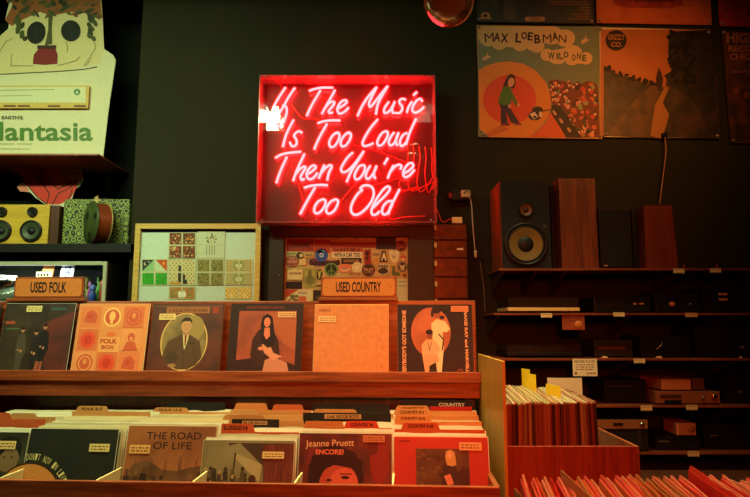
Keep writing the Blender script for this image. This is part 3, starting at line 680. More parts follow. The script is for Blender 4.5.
# ================================================================== WALL RACK, POWER BOX
YR = 2.90
p0 = P(434, 223.5, YR); p1 = P(468.5, 300, YR); ro = Vector(((p0.x+p1.x)/2, YR, p1.z)); hw = (p1.x-p0.x)/2; H = p0.z-p1.z
t = thing('flyer_rack', 'reddish see-through rack of stacked flyer pockets on the wall beside the sticker board', 'wall rack', T(*ro))
mb = MB(); mb.box(-hw, .05, -.2, hw, .075, H, wood((80, 40, 18), (120, 62, 28), 'x', 5), .002); mb.build('back_board', t)
PK = clear('rack_pocket', (.85, .5, .3), 1.3, .3, .12, (.4, .16, .06))
zs = [-.2, -.06]+[P(440, y, YR).z-ro.z for y in (299, 277, 258, 240)]+[H]
zs = sorted(set(round(z, 4) for z in zs))
R2 = random.Random(8)
for i in range(len(zs)-1):
    z0, z1 = zs[i]+.004, zs[i+1]-.004
    mb = MB(); mb.box(-hw+.003, .002, z0, hw-.003, .006, z1, PK); mb.box(-hw+.003, .006, z0, hw-.003, .048, z0+.004, PK); o = mb.build('pocket', t)
    mb = MB(); mb.box(-hw+.012, .03, z0+.006, hw-.012, .036, z1-.004, mottle((150, 84, 38), (92, 46, 22), 22, .6)); mb.build('flyer', o)
    mb = MB(); mb.box(-hw, -.001, (z0+z1)/2-.012+.02, -hw+.012, .002, (z0+z1)/2+.012+.02, paint((214, 170, 100), .4)); mb.build('tab', o)
mb = MB(); mb.box(.03, -.001, H-.135, .062, .002, H-.125, paint((225, 200, 150), .4)); mb.build('small_label', t)
p = P(463, 195, 2.95)
t = thing('power_outlet', 'small black wall outlet with a plugged adapter, white cord hanging below', 'outlet', T(*p))
mb = MB(); mb.box(-.055, .0, -.028, .045, .05, .03, BLK, .005); mb.build('outlet_box', t)
mb = MB(); mb.box(-.012, -.03, -.018, .035, .0, .02, mottle((190, 170, 120), (60, 40, 26), 60), .004); mb.build('adapter', t)
mb = MB(); mb.box(-.072, .01, -.012, -.055, .03, .014, paint((150, 36, 24), .4)); mb.build('red_plug', t)
mb = MB(); mb.tube([(.03, -.01, .0)]+[tuple(P(a, b, 2.95)-p) for a, b in ((471.5, 205), (472.5, 222), (474, 240), (475.5, 256))], .0026, paint((205, 180, 150), .5), 6); mb.lathe([(.003, -.02), (.008, -.016), (.008, .016), (.003, .02)], paint((205, 180, 150), .5), 10, T(*(P(475.5, 254, 2.95)-p)) @ rotx(PI/2)); mb.build('cord', t)
p = P(458, 222, 2.93)
t = thing('power_adapter', 'small cream box perched on top of the flyer rack', 'adapter', T(*p))
mb = MB(); mb.box(-.03, 0, -.006, .022, .04, .026, paint((222, 196, 130), .5), .003); mb.build('case', t)
mb = MB(); mb.tube([(-.028, .02, .008)]+[tuple(P(a, b, 2.93)-p) for a, b in ((450, 219), (445, 222), (441, 220), (437, 210), (430, 203), (424, 196))], .0022, RWIRE, 6); mb.build('wire', t)
p = P(482, 285, 2.98)
o = MB(); o.tube([tuple(P(a, b, 2.98)-p) for a, b in ((480, 262), (482, 275), (484, 290), (485, 312))], .002, paint((120, 100, 80), .6), 6); tag(o.build('wall_cable', None, T(*p)), 'thin pale cable hanging down the dark wall left of the speaker shelves', 'cable')
# ================================================================== RECORD BIN (lower tray + upper display tier)
def pbz(px, py, yl): return PB(px, py, yl).z
LY = -.13
z_lip = pbz(250, 483.5, LY); z_tray = pbz(250, 431, .03)-.31-.006
xL, xR = -1.75, PB(500, 484, LY).x
z_lip2 = pbz(250, 371, .43); z_f2 = pbz(250, 397, .43); z_top2 = pbz(250, 301, .535)
xR2 = PB(479.5, 372, .43).x
t = thing('record_bin', 'long cherry wood record rack with a lower tray and a raised display tier', 'record rack', MBIN)
mb = MB(); mb.box(xL, LY, z_lip-.30, xR, LY+.016, z_lip, RW, .003); mb.build('front_panel', t)
mb = MB(); mb.box(xL, LY+.016, z_tray-.02, xR, .50, z_tray, RW); mb.build('tray_floor', t)
mb = MB(); mb.box(xL, .50, z_tray-.02, xR, .516, z_f2+.05, DW); mb.build('tray_back', t)
for x in (xL, xR-.016): mb = MB(); mb.box(x, LY+.017, z_tray, x+.016, .499, z_lip-.001, RW); mb.build('side_panel', t)
mb = MB(); mb.box(xL, .432, z_f2, xR2, .446, z_lip2-.02, RW, .002); mb.build('display_fascia', t)
mb = MB(); mb.box(xL, .415, z_lip2-.042, xR2+.004, .4318, z_lip2, RW, .003); mb.build('display_rail', t)
mb = MB(); mb.box(xL, .446, z_f2+.045, xR2, .56, z_f2+.06, RW); mb.build('display_ledge', t)
mb = MB(); mb.box(xL, .535, z_f2+.06, PB(477, 372, .53).x, .553, z_top2, RW, .003); mb.build('back_board', t)
mb = MB(); mb.box(xL, -.08, 0, xR-.03, .50, z_tray-.021, DW); mb.build('cabinet_base', t)
mb = MB(); mb.box(xR-.04, .48, z_tray, xR-.0165, .4995, z_f2+.04, RWZ); mb.build('support_post', t)
# tray dividers: pale wooden wedges between the slots
PALEW = wood((218, 190, 130), (232, 206, 150), 'y', 6)
centers = [(-14, 432, .03), (75, 429, .03), (173, 426, .055), (249, 440.5, .022), (345.7, 433.5, .03), (440.6, 437, .03)]
xc = [PB(c[0], c[1], c[2]).x for c in centers]
for px in (-8, 92, 190, 293, 392.5):
    x = PB(px, 484, LY).x; mb = MB()
    mb.box(x-.003, LY+.0165, z_tray, x+.003, .495, z_lip-.003, PALEW); mb.build('tray_divider', t)
# ---- records
W = .315
def record(name, label, M, base, draw=None, box=None, group=None, cat='record', w=W, h=W, th=.004, sticker=None, stickc=(214, 176, 110), edge=None):
    """album sleeve: stands on its bottom edge, front face at local y=0"""
    mb = MB()
    bm_ = paint(base, .4, .3) if isinstance(base, tuple) else base
    mb.box(-w/2, 0, 0, w/2, th, h, bm_)
    if edge: mb.box(-w/2-.0012, .0012, -.0003, w/2+.0012, th-.0008, h+.0012, edge)
    if draw:
        a = Art(mb, lambda u, v: (-w/2+(u-box[0])/(box[2]-box[0])*w, h-(v-box[1])/(box[3]-box[1])*h), -.0001, .000016); draw(a)
    o = mb.build(name, None, M); tag(o, label, cat, group)
    if sticker:
        u0, v0, u1, v1 = sticker
        m2 = MB(); a = Art(m2, lambda u, v: (-w/2+(u-box[0])/(box[2]-box[0])*w, h-(v-box[1])/(box[3]-box[1])*h), -.0018, .00002)
        a.rect(u0, v0, u1, v1, stickc)
        R = random.Random(int(u0*7)); hh = (v1-v0)
        for r in (.28, .62):
            x = u0+hh*.25
            while x < u1-hh*.4:
                e = x+hh*R.uniform(.15, .5); a.rect(x, v0+hh*r, min(e, u1-hh*.2), v0+hh*(r+.14), (90, 60, 40)); x = e+hh*.15
        m2.box(0, 0, 0, 0, 0, 0, paint(stickc)) if False else None
        m2.build('price_sticker', o)
    return o
BAG = paint((214, 206, 178), .3, .3)
# -- display tier records, lean back on the board
LEAN = math.radians(-9)
def disp(px0, px1, pytop, dy=0.0):
    """centre of the sleeve bottom in bin coordinates so that its top edge lands at pytop"""
    yb = .462+dy; yt = yb+W*math.sin(-LEAN)
    top = PB((px0+px1)/2, pytop, yt)
    return MBIN @ T(top.x, yb, top.z-W*math.cos(LEAN)) @ rotx(LEAN)
def d_left(a):
    a.rect(0, 0, 100, 100, (30, 20, 16)); a.rect(60, 20, 96, 90, mottle((90, 40, 24), (150, 60, 30), 20)); a.rect(0, 0, 100, 5, (90, 40, 26))
record('vinyl_record', 'dark red album at the far left end of the display tier', disp(-67, 4.5, 304), (40, 20, 16), d_left, (0, 0, 100, 100))
B1 = crop(0, 265, 4.324)
def d_trio(a):
    a.rect(32, 170, 326, 470, mottle((56, 34, 20), (30, 20, 14), 12))
    a.poly([(40, 172), (120, 172), (150, 250), (120, 470), (36, 470)], mottle((58, 42, 24), (44, 30, 18), 12))
    a.poly([(200, 250), (325, 200), (325, 470), (240, 470)], mottle((70, 26, 20), (96, 34, 24), 10)); a.rect(0, 0, 0, 0, (64, 34, 24)) if False else None
    for x, y, c, s in ((122, 275, (70, 60, 44), 1), (180, 285, (36, 24, 22), .85), (214, 262, (24, 20, 20), 1.1)):
        a.poly([(x-18*s, y+22), (x, y+14), (x+18*s, y+24), (x+24*s, y+90), (x+12*s, y+120), (x+12*s, y+185), (x-14*s, y+185), (x-12*s, y+120), (x-20*s, y+85)], c)
        a.ell(x, y, 8, 11, (170, 110, 76)); a.ell(x, y-6, 9, 7, (40, 24, 18)); a.ell(x+4, y+85, 5, 6, (170, 110, 76)); a.ell(x-8*s, y+80, 4, 5, (150, 96, 66))
    a.poly([(196, 400), (210, 400), (206, 440), (192, 440)], (150, 70, 50)); a.poly([(214, 400), (224, 400), (222, 440), (208, 440)], (150, 70, 50))
    a.rect(42, 240, 82, 252, (150, 66, 36)); a.rect(225, 184, 290, 196, (52, 70, 66)); a.rect(50, 268, 104, 274, (70, 90, 66)); a.ring(179, 320, 147, 150, 2, (180, 150, 90)) if False else None
record('vinyl_record', 'dark album with three standing figures, below the USED FOLK sign', disp(6, 77, 303.5), (60, 50, 34), d_trio, (32, 168, 328, 458), sticker=(122, 178, 188, 202), stickc=(214, 190, 120), edge=BAG)
def d_box(a):
    O = (210, 124, 70); Rr = (190, 78, 50); a.rect(340, 165, 655, 460, O)
    R = random.Random(4)
    for i in range(3):
        for j in range(3):
            x0, y0 = 352+i*96, 176+j*92; x1, y1 = x0+90, y0+86
            if (i, j) == (1, 1): continue
            bgc = [(208, 108, 62), (214, 130, 76), (202, 98, 56)][(i+j*2) % 3]; a.rect(x0, y0, x1, y1, bgc); cx, cy = (x0+x1)/2, (y0+y1)/2
            k = (i*3+j) % 4
            if (i, j) == (1, 0): a.ell(cx, cy, 38, 38, (236, 176, 100)); a.ell(cx, cy, 32, 32, Rr); a.ell(cx, cy-4, 14, 20, (232, 160, 90)); a.rect(cx-6, cy+10, cx+6, cy+28, (232, 160, 90))
            elif k == 0: a.poly([(cx-30, cy+20), (cx-20, cy-20), (cx+6, cy-30), (cx+30, cy-6), (cx+24, cy+26)], Rr); a.ell(cx-4, cy-2, 12, 10, (186, 62, 36))
            elif k == 1: a.ell(cx, cy, 34, 34, (210, 66, 40)); [a.line([(cx+36*math.cos(t_), cy+36*math.sin(t_)), (cx+43*math.cos(t_), cy+43*math.sin(t_))], 3, Rr) for t_ in [PI*q/8 for q in range(16)]]; a.ell(cx, cy, 18, 20, (190, 50, 34))
            elif k == 2: a.ring(cx, cy, 36, 36, 7, Rr); a.ell(cx, cy, 22, 24, Rr); a.ell(cx, cy-6, 9, 11, O)
            else: a.ell(cx, cy-10, 16, 18, Rr); a.poly([(cx-34, y1), (cx-18, cy+8), (cx+18, cy+8), (cx+34, y1)], Rr); a.ell(cx, cy-4, 7, 9, O)
    a.ell(498, 288, 20, 10, (210, 96, 50)); a.rect(450, 300, 540, 360, (220, 142, 84)); a.text('FOLK', 454, 306, 530, 326, (170, 60, 32), .05); a.text('BOX', 462, 332, 520, 348, (170, 60, 32), .05)
record('vinyl_record', 'orange album with a three by three grid of red emblems reading FOLK BOX', disp(79.5, 151, 304), (226, 150, 74), d_box, (340, 165, 655, 458), edge=BAG)
def d_port(a):
    a.rect(60, 68, 375, 370, mottle((92, 38, 20), (66, 28, 17), 12)); a.rect(68, 74, 368, 78, (120, 66, 36))
    a.ell(213, 225, 106, 121, (206, 160, 96), 40); a.ell(213, 225, 101, 116, mottle((92, 72, 42), (136, 108, 62), 9), 40)
    a.ell(250, 170, 50, 55, (144, 116, 66)); 
    a.poly([(120, 290), (140, 225), (190, 200), (215, 192), (245, 200), (285, 225), (300, 290), (275, 322), (240, 340), (190, 340), (145, 320)], (82, 54, 34))
    a.poly([(205, 195), (233, 195), (228, 235), (216, 262)], (196, 170, 120)); a.poly([(214, 200), (224, 200), (222, 240), (217, 245)], (110, 44, 34))
    a.line([(200, 200), (216, 260), (218, 335)], 2, (50, 38, 24)); a.line([(236, 200), (222, 255)], 2, (50, 38, 24)); a.line([(160, 250), (150, 310)], 3, (54, 42, 26)); a.line([(265, 250), (275, 320)], 3, (54, 42, 26))
    a.ell(165, 292, 28, 22, (66, 48, 30)); a.ell(168, 325, 18, 8, (150, 104, 66)); a.rect(232, 228, 262, 236, (60, 48, 30))
    a.rect(208, 178, 230, 200, (160, 108, 72)); a.ell(218, 158, 23, 30, (182, 128, 86)); a.poly([(194, 152), (196, 134), (210, 124), (230, 124), (242, 138), (242, 152), (234, 140), (204, 140)], (50, 34, 22))
    a.ell(209, 155, 2.6, 1.8, (50, 30, 20)); a.ell(227, 155, 2.6, 1.8, (50, 30, 20)); a.line([(218, 158), (217, 168)], 1.4, (140, 92, 62)); a.line([(210, 175), (226, 175)], 1.8, (120, 60, 44))
    a.rect(120, 80, 318, 106, (150, 88, 46)); a.text('A COLLECTION OF SONGS', 130, 86, 308, 100, (70, 36, 22), .03); a.rect(330, 80, 358, 106, (140, 50, 30))
record('vinyl_record', 'brown album with an oval portrait of a suited man', disp(152, 226, 303.5), (86, 44, 26), d_port, (56, 64, 382, 372), sticker=(90, 108, 165, 134), edge=paint((120, 70, 42), .4))
def d_wom(a):
    a.rect(405, 65, 722, 370, (44, 18, 14)); a.rect(440, 94, 694, 350, mottle((160, 66, 38), (134, 52, 30), 9)); a.poly([(560, 100), (694, 94), (694, 260), (640, 230)], (166, 76, 44))
    a.text('SUNDAY EVENING SONGBOOK', 470, 74, 640, 84, (120, 40, 28), .03)
    a.poly([(440, 300), (520, 290), (640, 300), (694, 320), (694, 352), (410, 352), (408, 300)], (52, 20, 16))
    a.poly([(500, 280), (505, 215), (530, 175), (560, 165), (600, 185), (620, 220), (632, 300), (600, 330), (520, 320)], (58, 22, 18)); a.poly([(565, 300), (600, 285), (660, 310), (672, 356), (556, 356)], (190, 110, 84))
    a.poly([(548, 235), (575, 222), (600, 270), (640, 285), (600, 300), (560, 270)], (206, 120, 86)); a.poly([(538, 150), (545, 118), (566, 106), (588, 118), (596, 160), (606, 215), (600, 240), (575, 250), (548, 230), (540, 190)], (34, 14, 12))
    a.ell(566, 142, 14, 20, (214, 110, 76)); a.poly([(556, 165), (578, 165), (582, 200), (566, 215), (554, 195)], (206, 104, 72)); a.ell(561, 140, 2, 1.5, (60, 20, 16)); a.ell(572, 140, 2, 1.5, (60, 20, 16)); a.line([(561, 152), (571, 152)], 1.5, (140, 40, 30)); a.ell(545, 252, 13, 8, (206, 110, 76))
record('vinyl_record', 'album with a long-haired seated woman on a reddish ground in a black border', disp(232, 303, 303.5), (44, 18, 14), d_wom, (402, 62, 722, 372), sticker=(612, 98, 690, 122), stickc=(214, 150, 96), edge=paint((110, 60, 40), .4))
def d_or(a):
    a.rect(55, 158, 352, 440, mottle((204, 112, 60), (194, 104, 54), 40)); a.line([(305, 250), (305, 420)], 2, (190, 100, 56))
    a.text('VARIOUS', 70, 172, 118, 184, (120, 56, 30), .03)
    for x, y, s in ((326, 262, 6), (318, 290, 10), (330, 318, 8), (320, 345, 6), (326, 390, 9), (332, 410, 6)): a.ell(x, y, s*.8, s, (190, 102, 58)); a.line([(x, y), (x-10, y+14)], 2, (190, 102, 58))
record('vinyl_record', 'plain pale orange album with almost blank cover, below the USED COUNTRY sign', disp(314, 389.5, 304.5), (214, 146, 84), d_or, (55, 155, 352, 440), sticker=(70, 200, 140, 224), stickc=(226, 160, 100), edge=paint((224, 176, 110), .4))
def d_duo(a):
    a.rect(392, 158, 675, 440, (30, 16, 14)); a.ell(518, 262, 76, 94, mottle((186, 84, 46), (150, 60, 34), 6), 40); a.ell(565, 300, 55, 100, (60, 24, 20)) if False else None
    a.poly([(600, 175), (675, 158), (675, 440), (560, 440), (590, 330)], (34, 16, 14))
    a.poly([(520, 230), (540, 212), (575, 222), (592, 250), (580, 262), (562, 262), (566, 320), (555, 420), (540, 420), (530, 330), (522, 270)], (232, 170, 120)); a.ell(542, 190, 15, 18, (150, 66, 40)); a.ell(540, 178, 18, 13, (30, 14, 12)); a.ell(524, 192, 5, 14, (30, 14, 12)); a.ell(562, 206, 10, 8, (40, 18, 15))
    a.poly([(482, 310), (500, 290), (530, 292), (552, 320), (545, 345), (530, 335), (535, 375), (506, 390), (500, 420), (492, 400), (484, 350)], (226, 140, 96)); a.ell(513, 272, 12, 15, (130, 58, 38)); a.ell(512, 262, 14, 10, (28, 14, 12)); a.poly([(490, 350), (540, 345), (548, 372), (510, 380), (508, 440), (494, 440)], (226, 130, 88)); a.line([(505, 300), (512, 330), (520, 300)], 2, (60, 26, 20)); a.line([(548, 270), (566, 290), (560, 330)], 5, (60, 26, 20))
    a.text("EVERYBODY'S GOT SOMEONE", 290, 296, 540, 312, (222, 130, 84), .04, -PI/2); a.text('BAXIE RAY and MARVELLE', 532, 297, 774, 309, (222, 130, 84), .04, PI/2); a.ring(626, 412, 12, 12, 2.5, (170, 70, 44))
record('vinyl_record', 'black album with two singers in an orange oval, right end of the display tier', disp(398, 471, 304.5), (30, 16, 14), d_duo, (390, 156, 678, 440), sticker=(597, 162, 664, 184), stickc=(222, 110, 66), edge=paint((140, 80, 50), .4))
# -- category signs on top of the display tier
def sign(px0, px1, py0, py1, txt, label, basepx):
    y = .535; c0 = PB(px0, py0, y); c1 = PB(px1, py1, y); cx = (c0.x+c1.x)/2; hw = (c1.x-c0.x)/2; zt = c0.z; zb_ = c1.z
    t = thing('category_sign', label, 'sign', MBIN @ T(cx, y, z_top2))
    b0 = PB(basepx[0], 300, y).x-cx; b1 = PB(basepx[1], 300, y).x-cx
    mb = MB(); mb.box(b0, -.014, 0, b1, .026, .014, wood((120, 52, 22), (150, 72, 32), 'x', 6), .002); mb.build('base_strip', t)
    mb = MB(); mb.box(-hw, 0, .014, hw, .012, zt-z_top2, wood((120, 52, 22), (150, 72, 32), 'x', 6), .002); mb.build('sign_panel', t)
    h0 = .018+.004; h1 = zt-z_top2-.008; r = .012
    pts = []
    for cx_, cz_, a0 in ((hw-.008-r, h1-r, 0), (-hw+.008+r, h1-r, 90), (-hw+.008+r, h0+r, 180), (hw-.008-r, h0+r, 270)):
        for k in range(5): g = math.radians(a0+k*22.5); pts.append((cx_+r*math.cos(g), cz_+r*math.sin(g)))
    mb = MB(); mb.prism(pts, -.0025, 0, paint((200, 114, 52), .5)); mb.build('face_plate', t)
    wd = hw*1.32/2*1.0; mb = MB(); a = Art(mb, lambda u, v: (u, v), -.0027); hh = (h1-h0)
    a.y -= .0001; vs, fs = text_tris(txt, .03); m = paint((34, 22, 16)); fr = .52 if len(txt) < 10 else .60
    mb.add([(-hw*fr+2*hw*fr*x, a.y, h0+hh*.2+hh*.62*y) for x, y in vs], fs, m); mb.build('lettering', t)
    for sx in (-1, 1): mb = MB(); mb.lathe([(.0001, -.004), (.0015, -.0035), (.002, -.002)], BLK, 8, T(sx*(hw*.86), 0, (h0+h1)/2)); mb.build('nail', t)
sign(15, 83, 277, 299, 'USED FOLK', 'small wooden sign reading USED FOLK on the display tier', (8, 86))
sign(321, 396.5, 277, 300, 'USED COUNTRY', 'small wooden sign reading USED COUNTRY on the display tier', (319, 398))
# -- lower tray: front albums
TL = math.radians(-11)
def front(i, base, draw, box, label, st=None, stc=(214, 176, 110), nm='vinyl_record'):
    px, py, y = centers[i]; top = PB(px, py, y+.02)
    M = MBIN @ T(top.x, y-.04+.0, top.z-W*math.cos(TL)) @ rotx(TL)
    record(nm, label, M, base, draw, box, sticker=st, stickc=stc, edge=BAG)
    return top
def d_f1(a):
    a.rect(-240, 262, 82, 520, mottle((60, 58, 40), (40, 36, 24), 8)); a.ell(22, 345, 42, 50, (120, 92, 60)); a.poly([(-30, 330), (-20, 290), (10, 272), (50, 278), (68, 310), (66, 345), (50, 320), (10, 318), (-12, 345)], (30, 24, 18)); a.ell(8, 345, 4, 3, (40, 28, 20)); a.ell(36, 345, 4, 3, (40, 28, 20)); a.poly([(-80, 520), (-50, 420), (22, 400), (82, 430), (82, 520)], (44, 50, 36))
front(0, (50, 48, 34), d_f1, (-242, 260, 84, 586), 'dark album with a faint face, left corner of the lower tray', (-30, 290, 44, 318))
def d_f2(a):
    a.rect(110, 255, 425, 570, mottle((26, 30, 20), (34, 34, 22), 8))
    a.ell(132, 497, 128, 134, (60, 36, 20), 48); a.ell(132, 497, 122, 128, (190, 120, 56), 48)
    for k, ch in enumerate("DON'T NOW IN LIVING"):
        if ch == ' ': continue
        t_ = -.12+k*.072; x = 132+146*math.sin(t_); y = 497-152*math.cos(t_)
        a.text(ch, x-3.8, y-11, x+3.8, y+11, (206, 188, 120), 0, t_)
front(1, (26, 30, 20), d_f2, (110, 252, 425, 567), 'near-black album with curved pale lettering over an orange arc', (330, 300, 402, 326), (206, 180, 110))
def d_f3(a):
    a.rect(70, 130, 372, 440, mottle((150, 88, 46), (124, 70, 38), 9))
    a.text('THE ROAD', 134, 148, 324, 172, (50, 26, 18), .012); a.text('OF LIFE', 160, 180, 294, 204, (50, 26, 18), .012)
    a.poly([(74, 300), (100, 250), (150, 240), (200, 268), (250, 272), (300, 260), (360, 250), (372, 300), (372, 440), (74, 440)], mottle((110, 72, 42), (80, 52, 32), 12))
    R = random.Random(6)
    for k in range(26):
        x = R.choice((R.uniform(80, 210), R.uniform(270, 370))); y = R.uniform(268, 310); a.ell(x, y, 7, 9, R.choice([(60, 38, 24), (120, 80, 50), (90, 56, 34)]), 10); a.poly([(x-14, y+60), (x-10, y+12), (x+10, y+12), (x+14, y+60)], R.choice([(44, 28, 20), (70, 44, 28), (54, 36, 24)]))
    for k in range(18): x = R.uniform(78, 368); a.line([(x, 285), (x+R.uniform(-8, 8), 225+R.uniform(0, 30))], 1.6, (100, 64, 38))
front(2, (170, 100, 54), d_f3, (68, 128, 375, 435), 'orange-brown album titled THE ROAD OF LIFE above a crowd of riders', (80, 190, 152, 218), (206, 150, 84))
def d_f4(a):
    a.rect(355, 190, 690, 520, mottle((130, 116, 78), (110, 96, 60), 5)); a.poly([(448, 205), (490, 195), (575, 270), (690, 300), (690, 195), (448, 195)], (66, 46, 34)); a.poly([(480, 232), (575, 268), (570, 330), (478, 250)], (160, 140, 96)); a.poly([(575, 200), (690, 196), (690, 360), (585, 340)], mottle((110, 48, 32), (84, 36, 26), 12, .4, None, .4, .6, (10, 1, 1))); a.line([(475, 230), (470, 340)], 6, (60, 44, 30))
    R = random.Random(12)
    for k in range(34): x = R.uniform(365, 520); y = R.uniform(285, 345)-abs(x-440)*.02; a.ell(x, y, 7, 8, R.choice([(90, 72, 44), (56, 44, 28), (150, 120, 80)]), 8); a.poly([(x-9, y+50), (x-8, y+8), (x+8, y+8), (x+9, y+50)], R.choice([(60, 50, 34), (80, 66, 42), (48, 40, 28)]))
    a.ell(543, 320, 14, 16, (70, 34, 26)); a.poly([(520, 400), (524, 345), (545, 332), (566, 348), (570, 400)], (150, 60, 40)); a.text('Charlie Rich', 510, 202, 550, 214, (160, 120, 80)) if False else None
front(3, (120, 104, 66), d_f4, (352, 186, 692, 526), 'album showing a crowd before a tilted roof and red curtain', (576, 224, 656, 248))
def d_f5(a):
    a.rect(38, 145, 328, 440, mottle((104, 24, 19), (50, 14, 12), 11)); a.poly([(70, 240), (90, 190), (150, 175), (215, 200), (240, 260), (240, 440), (60, 440)], (38, 12, 12))
    a.ell(165, 300, 62, 70, (170, 60, 42), 30); a.ell(180, 290, 44, 46, (196, 78, 54), 26); a.poly([(95, 260), (150, 236), (235, 250), (240, 225), (170, 195), (90, 220)], (34, 12, 12)); a.ell(185, 272, 13, 5, (50, 16, 14)); a.ell(135, 280, 9, 4, (50, 16, 14)); a.line([(168, 262), (204, 262)], 3, (50, 16, 14)); a.ell(290, 220, 30, 70, (130, 30, 22)); a.ell(270, 180, 16, 26, (90, 20, 16)); a.ell(160, 340, 22, 8, (140, 20, 20))
    a.text('Jeanne Pruett', 58, 162, 210, 188, (224, 160, 110), .0, -.03); a.text('ENCORE!', 90, 190, 178, 206, (206, 90, 60), .04)
front(4, (90, 22, 18), d_f5, (38, 143, 328, 433), 'dark red album titled ENCORE! with a large blurred face', (238, 148, 306, 168), (190, 100, 60))
def d_f6(a):
    a.rect(345, 155, 640, 450, mottle((178, 30, 24), (164, 26, 20), 4)); a.rect(414, 188, 580, 330, mottle((70, 44, 26), (44, 28, 18), 14)); R = random.Random(4)
    for k in range(24): a.ell(R.uniform(418, 500), R.uniform(192, 320), R.uniform(4, 10), R.uniform(3, 8), R.choice([(96, 66, 36), (60, 40, 24), (50, 30, 20)]), 8)
    a.poly([(492, 300), (496, 240), (510, 225), (530, 228), (545, 260), (542, 305), (530, 330), (496, 330)], (54, 32, 28)); a.poly([(505, 215), (508, 195), (522, 190), (535, 198), (540, 235), (528, 240), (510, 236)], (190, 130, 70)); a.ell(519, 207, 8, 11, (214, 140, 100)); a.poly([(543, 330), (545, 262), (560, 238), (578, 250), (578, 330)], (60, 24, 22)); a.poly([(500, 268), (520, 262), (530, 290), (512, 296)], (206, 110, 80))
    a.text('Emmylou', 362, 162, 398, 172, (120, 24, 18), .02) if False else a.rect(362, 164, 396, 168, (130, 24, 18))
front(5, (206, 36, 24), d_f6, (345, 153, 640, 448), 'bright red album with a small dark photo of a blonde figure', (550, 168, 620, 192), (222, 140, 84))
# -- packed records behind each front album
packmats = [BAG, paint((200, 196, 160), .35, .2), paint((222, 214, 184), .3, .3), paint((186, 170, 130), .4, .2), paint((206, 186, 140), .35, .2)]
def sleeve_mesh(m, core, seed):
    R = random.Random(seed); mb = MB(); w, h, th = W+.004, W, .0052
    n = 9; vs = []; prof = [R.uniform(-.0016, .0016) for _ in range(n)]
    for k in range(n):
        x = -w/2+w*k/(n-1); b = R.uniform(-.0008, .0008)
        vs += [(x, b, 0), (x, b+th, 0), (x, b+th*.8, h+prof[k]), (x, b+th*.2, h+prof[k]+.0006)]
    fs = []
    for k in range(n-1):
        a = 4*k; b = a+4
        fs += [(a, b, b+3, a+3), (a+3, b+3, b+2, a+2), (a+2, b+2, b+1, a+1), (a+1, b+1, b, a)]
    fs += [(0, 3, 2, 1), (4*n-4, 4*n-3, 4*n-2, 4*n-1)]
    mb.add(vs, fs, m); mb.box(-W/2+.003, .0008, .001, W/2-.003, .0042, h-.012, core)
    return mb
cores = [paint(c, .5) for c in ((150, 110, 70), (90, 60, 40), (170, 60, 40), (60, 70, 60), (190, 170, 130))]
protos = []
names = ['the dark corner album', 'the album with curved pale lettering', 'the ROAD OF LIFE album', 'the album with the tilted roof', 'the dark red ENCORE! album', 'the bright red album']
slots = []
for i, (px, py, y) in enumerate(centers):
    top = PB(px, py, y+.02); zf = top.z-W*math.cos(TL)
    yb0 = y-.04+.012; n = 22
    R = random.Random(20+i)
    zback = PB(px, 409, .44).z
    for k in range(n):
        f = (k+.5)/n; yy = yb0+(.40-yb0)*f*1.0; lean = TL*(1-.35*f)
        ztop = top.z*(1-f)+zback*f+R.uniform(-.003, .003)
        M = MBIN @ T(top.x+R.uniform(-.004, .004), yy, min(ztop-W*math.cos(lean), 9)) @ rotx(lean) @ rotz(R.uniform(-.006, .006))
        if len(protos) < 5:
            o = sleeve_mesh(packmats[len(protos)], cores[len(protos)], len(protos)).build('vinyl_record'); protos.append(o)
        else: o = R.choice(protos[:5]).copy(); COL.objects.link(o)
        o.matrix_world = M
        tag(o, 'record in a pale clear sleeve, packed behind '+names[i], 'record', 'packed records behind '+names[i])
# -- divider cards
def divider(pack, yl, u0, u1, v0, v1, col, txt, label, tc=(50, 30, 20), wide=False, lab=None, name='divider_card'):
    px, py, y = centers[pack]; cx = PB(px, py, y+.02).x
    c0 = PB(u0, v0, yl); c1 = PB(u1, v1, yl); xa, xb = c0.x-cx, c1.x-cx; zt = c0.z; zb_ = c1.z
    h = .30
    mb = MB(); m = paint(col, .55); z0 = zb_-h
    if wide: pts = [(-W/2, 0), (W/2, 0), (W/2, zt-z0), (-W/2, zt-z0)]; pts = [(xa, 0), (xb, 0), (xb, zt-z0), (xa, zt-z0)]
    else:
        s_ = (xb-xa)*.06
        pts = [(-W/2, 0), (W/2, 0), (W/2, zb_-z0), (xb, zb_-z0), (xb-s_, zt-z0-.003), (xb-s_*1.8, zt-z0), (xa+s_*1.8, zt-z0), (xa+s_, zt-z0-.003), (xa, zb_-z0), (-W/2, zb_-z0)]
    mb.prism(pts, 0, .0018, m)
    o = mb.build(name, None, MBIN @ T(cx, yl, z0)); tag(o, label, 'divider')
    if txt:
        m2 = MB(); a = Art(m2, lambda u, v: (u, v), -.0003, .00002); vs, fs = text_tris(txt, .03); a.y -= .0003
        q = lab or (.18, .82, .2, .75)
        X0, X1 = xa+(xb-xa)*q[0], xa+(xb-xa)*q[1]; Z0 = zb_-z0+(zt-zb_)*q[2]; Z1 = zb_-z0+(zt-zb_)*q[3]
        if wide: pad = (X1-X0)*.06; a.poly([(X0-pad, Z0-.002), (X1+pad, Z0-.002), (X1+pad, Z1+.002), (X0-pad, Z1+.002)], (196, 150, 96)); a.y -= .0002
        m2.add([(X0+(X1-X0)*x, a.y, Z0+(Z1-Z0)*y) for x, y in vs], fs, paint(tc)); m2.build('lettering', o)
KR = (190, 132, 74); RD = (196, 84, 44)
divider(0, .14, -30, 12, 412.5, 419, RD, None, 'short orange card at the left edge of the lower tray')
divider(0, .20, 10, 37, 413, 417, KR, None, 'tan card beside the orange one at the left edge of the lower tray')
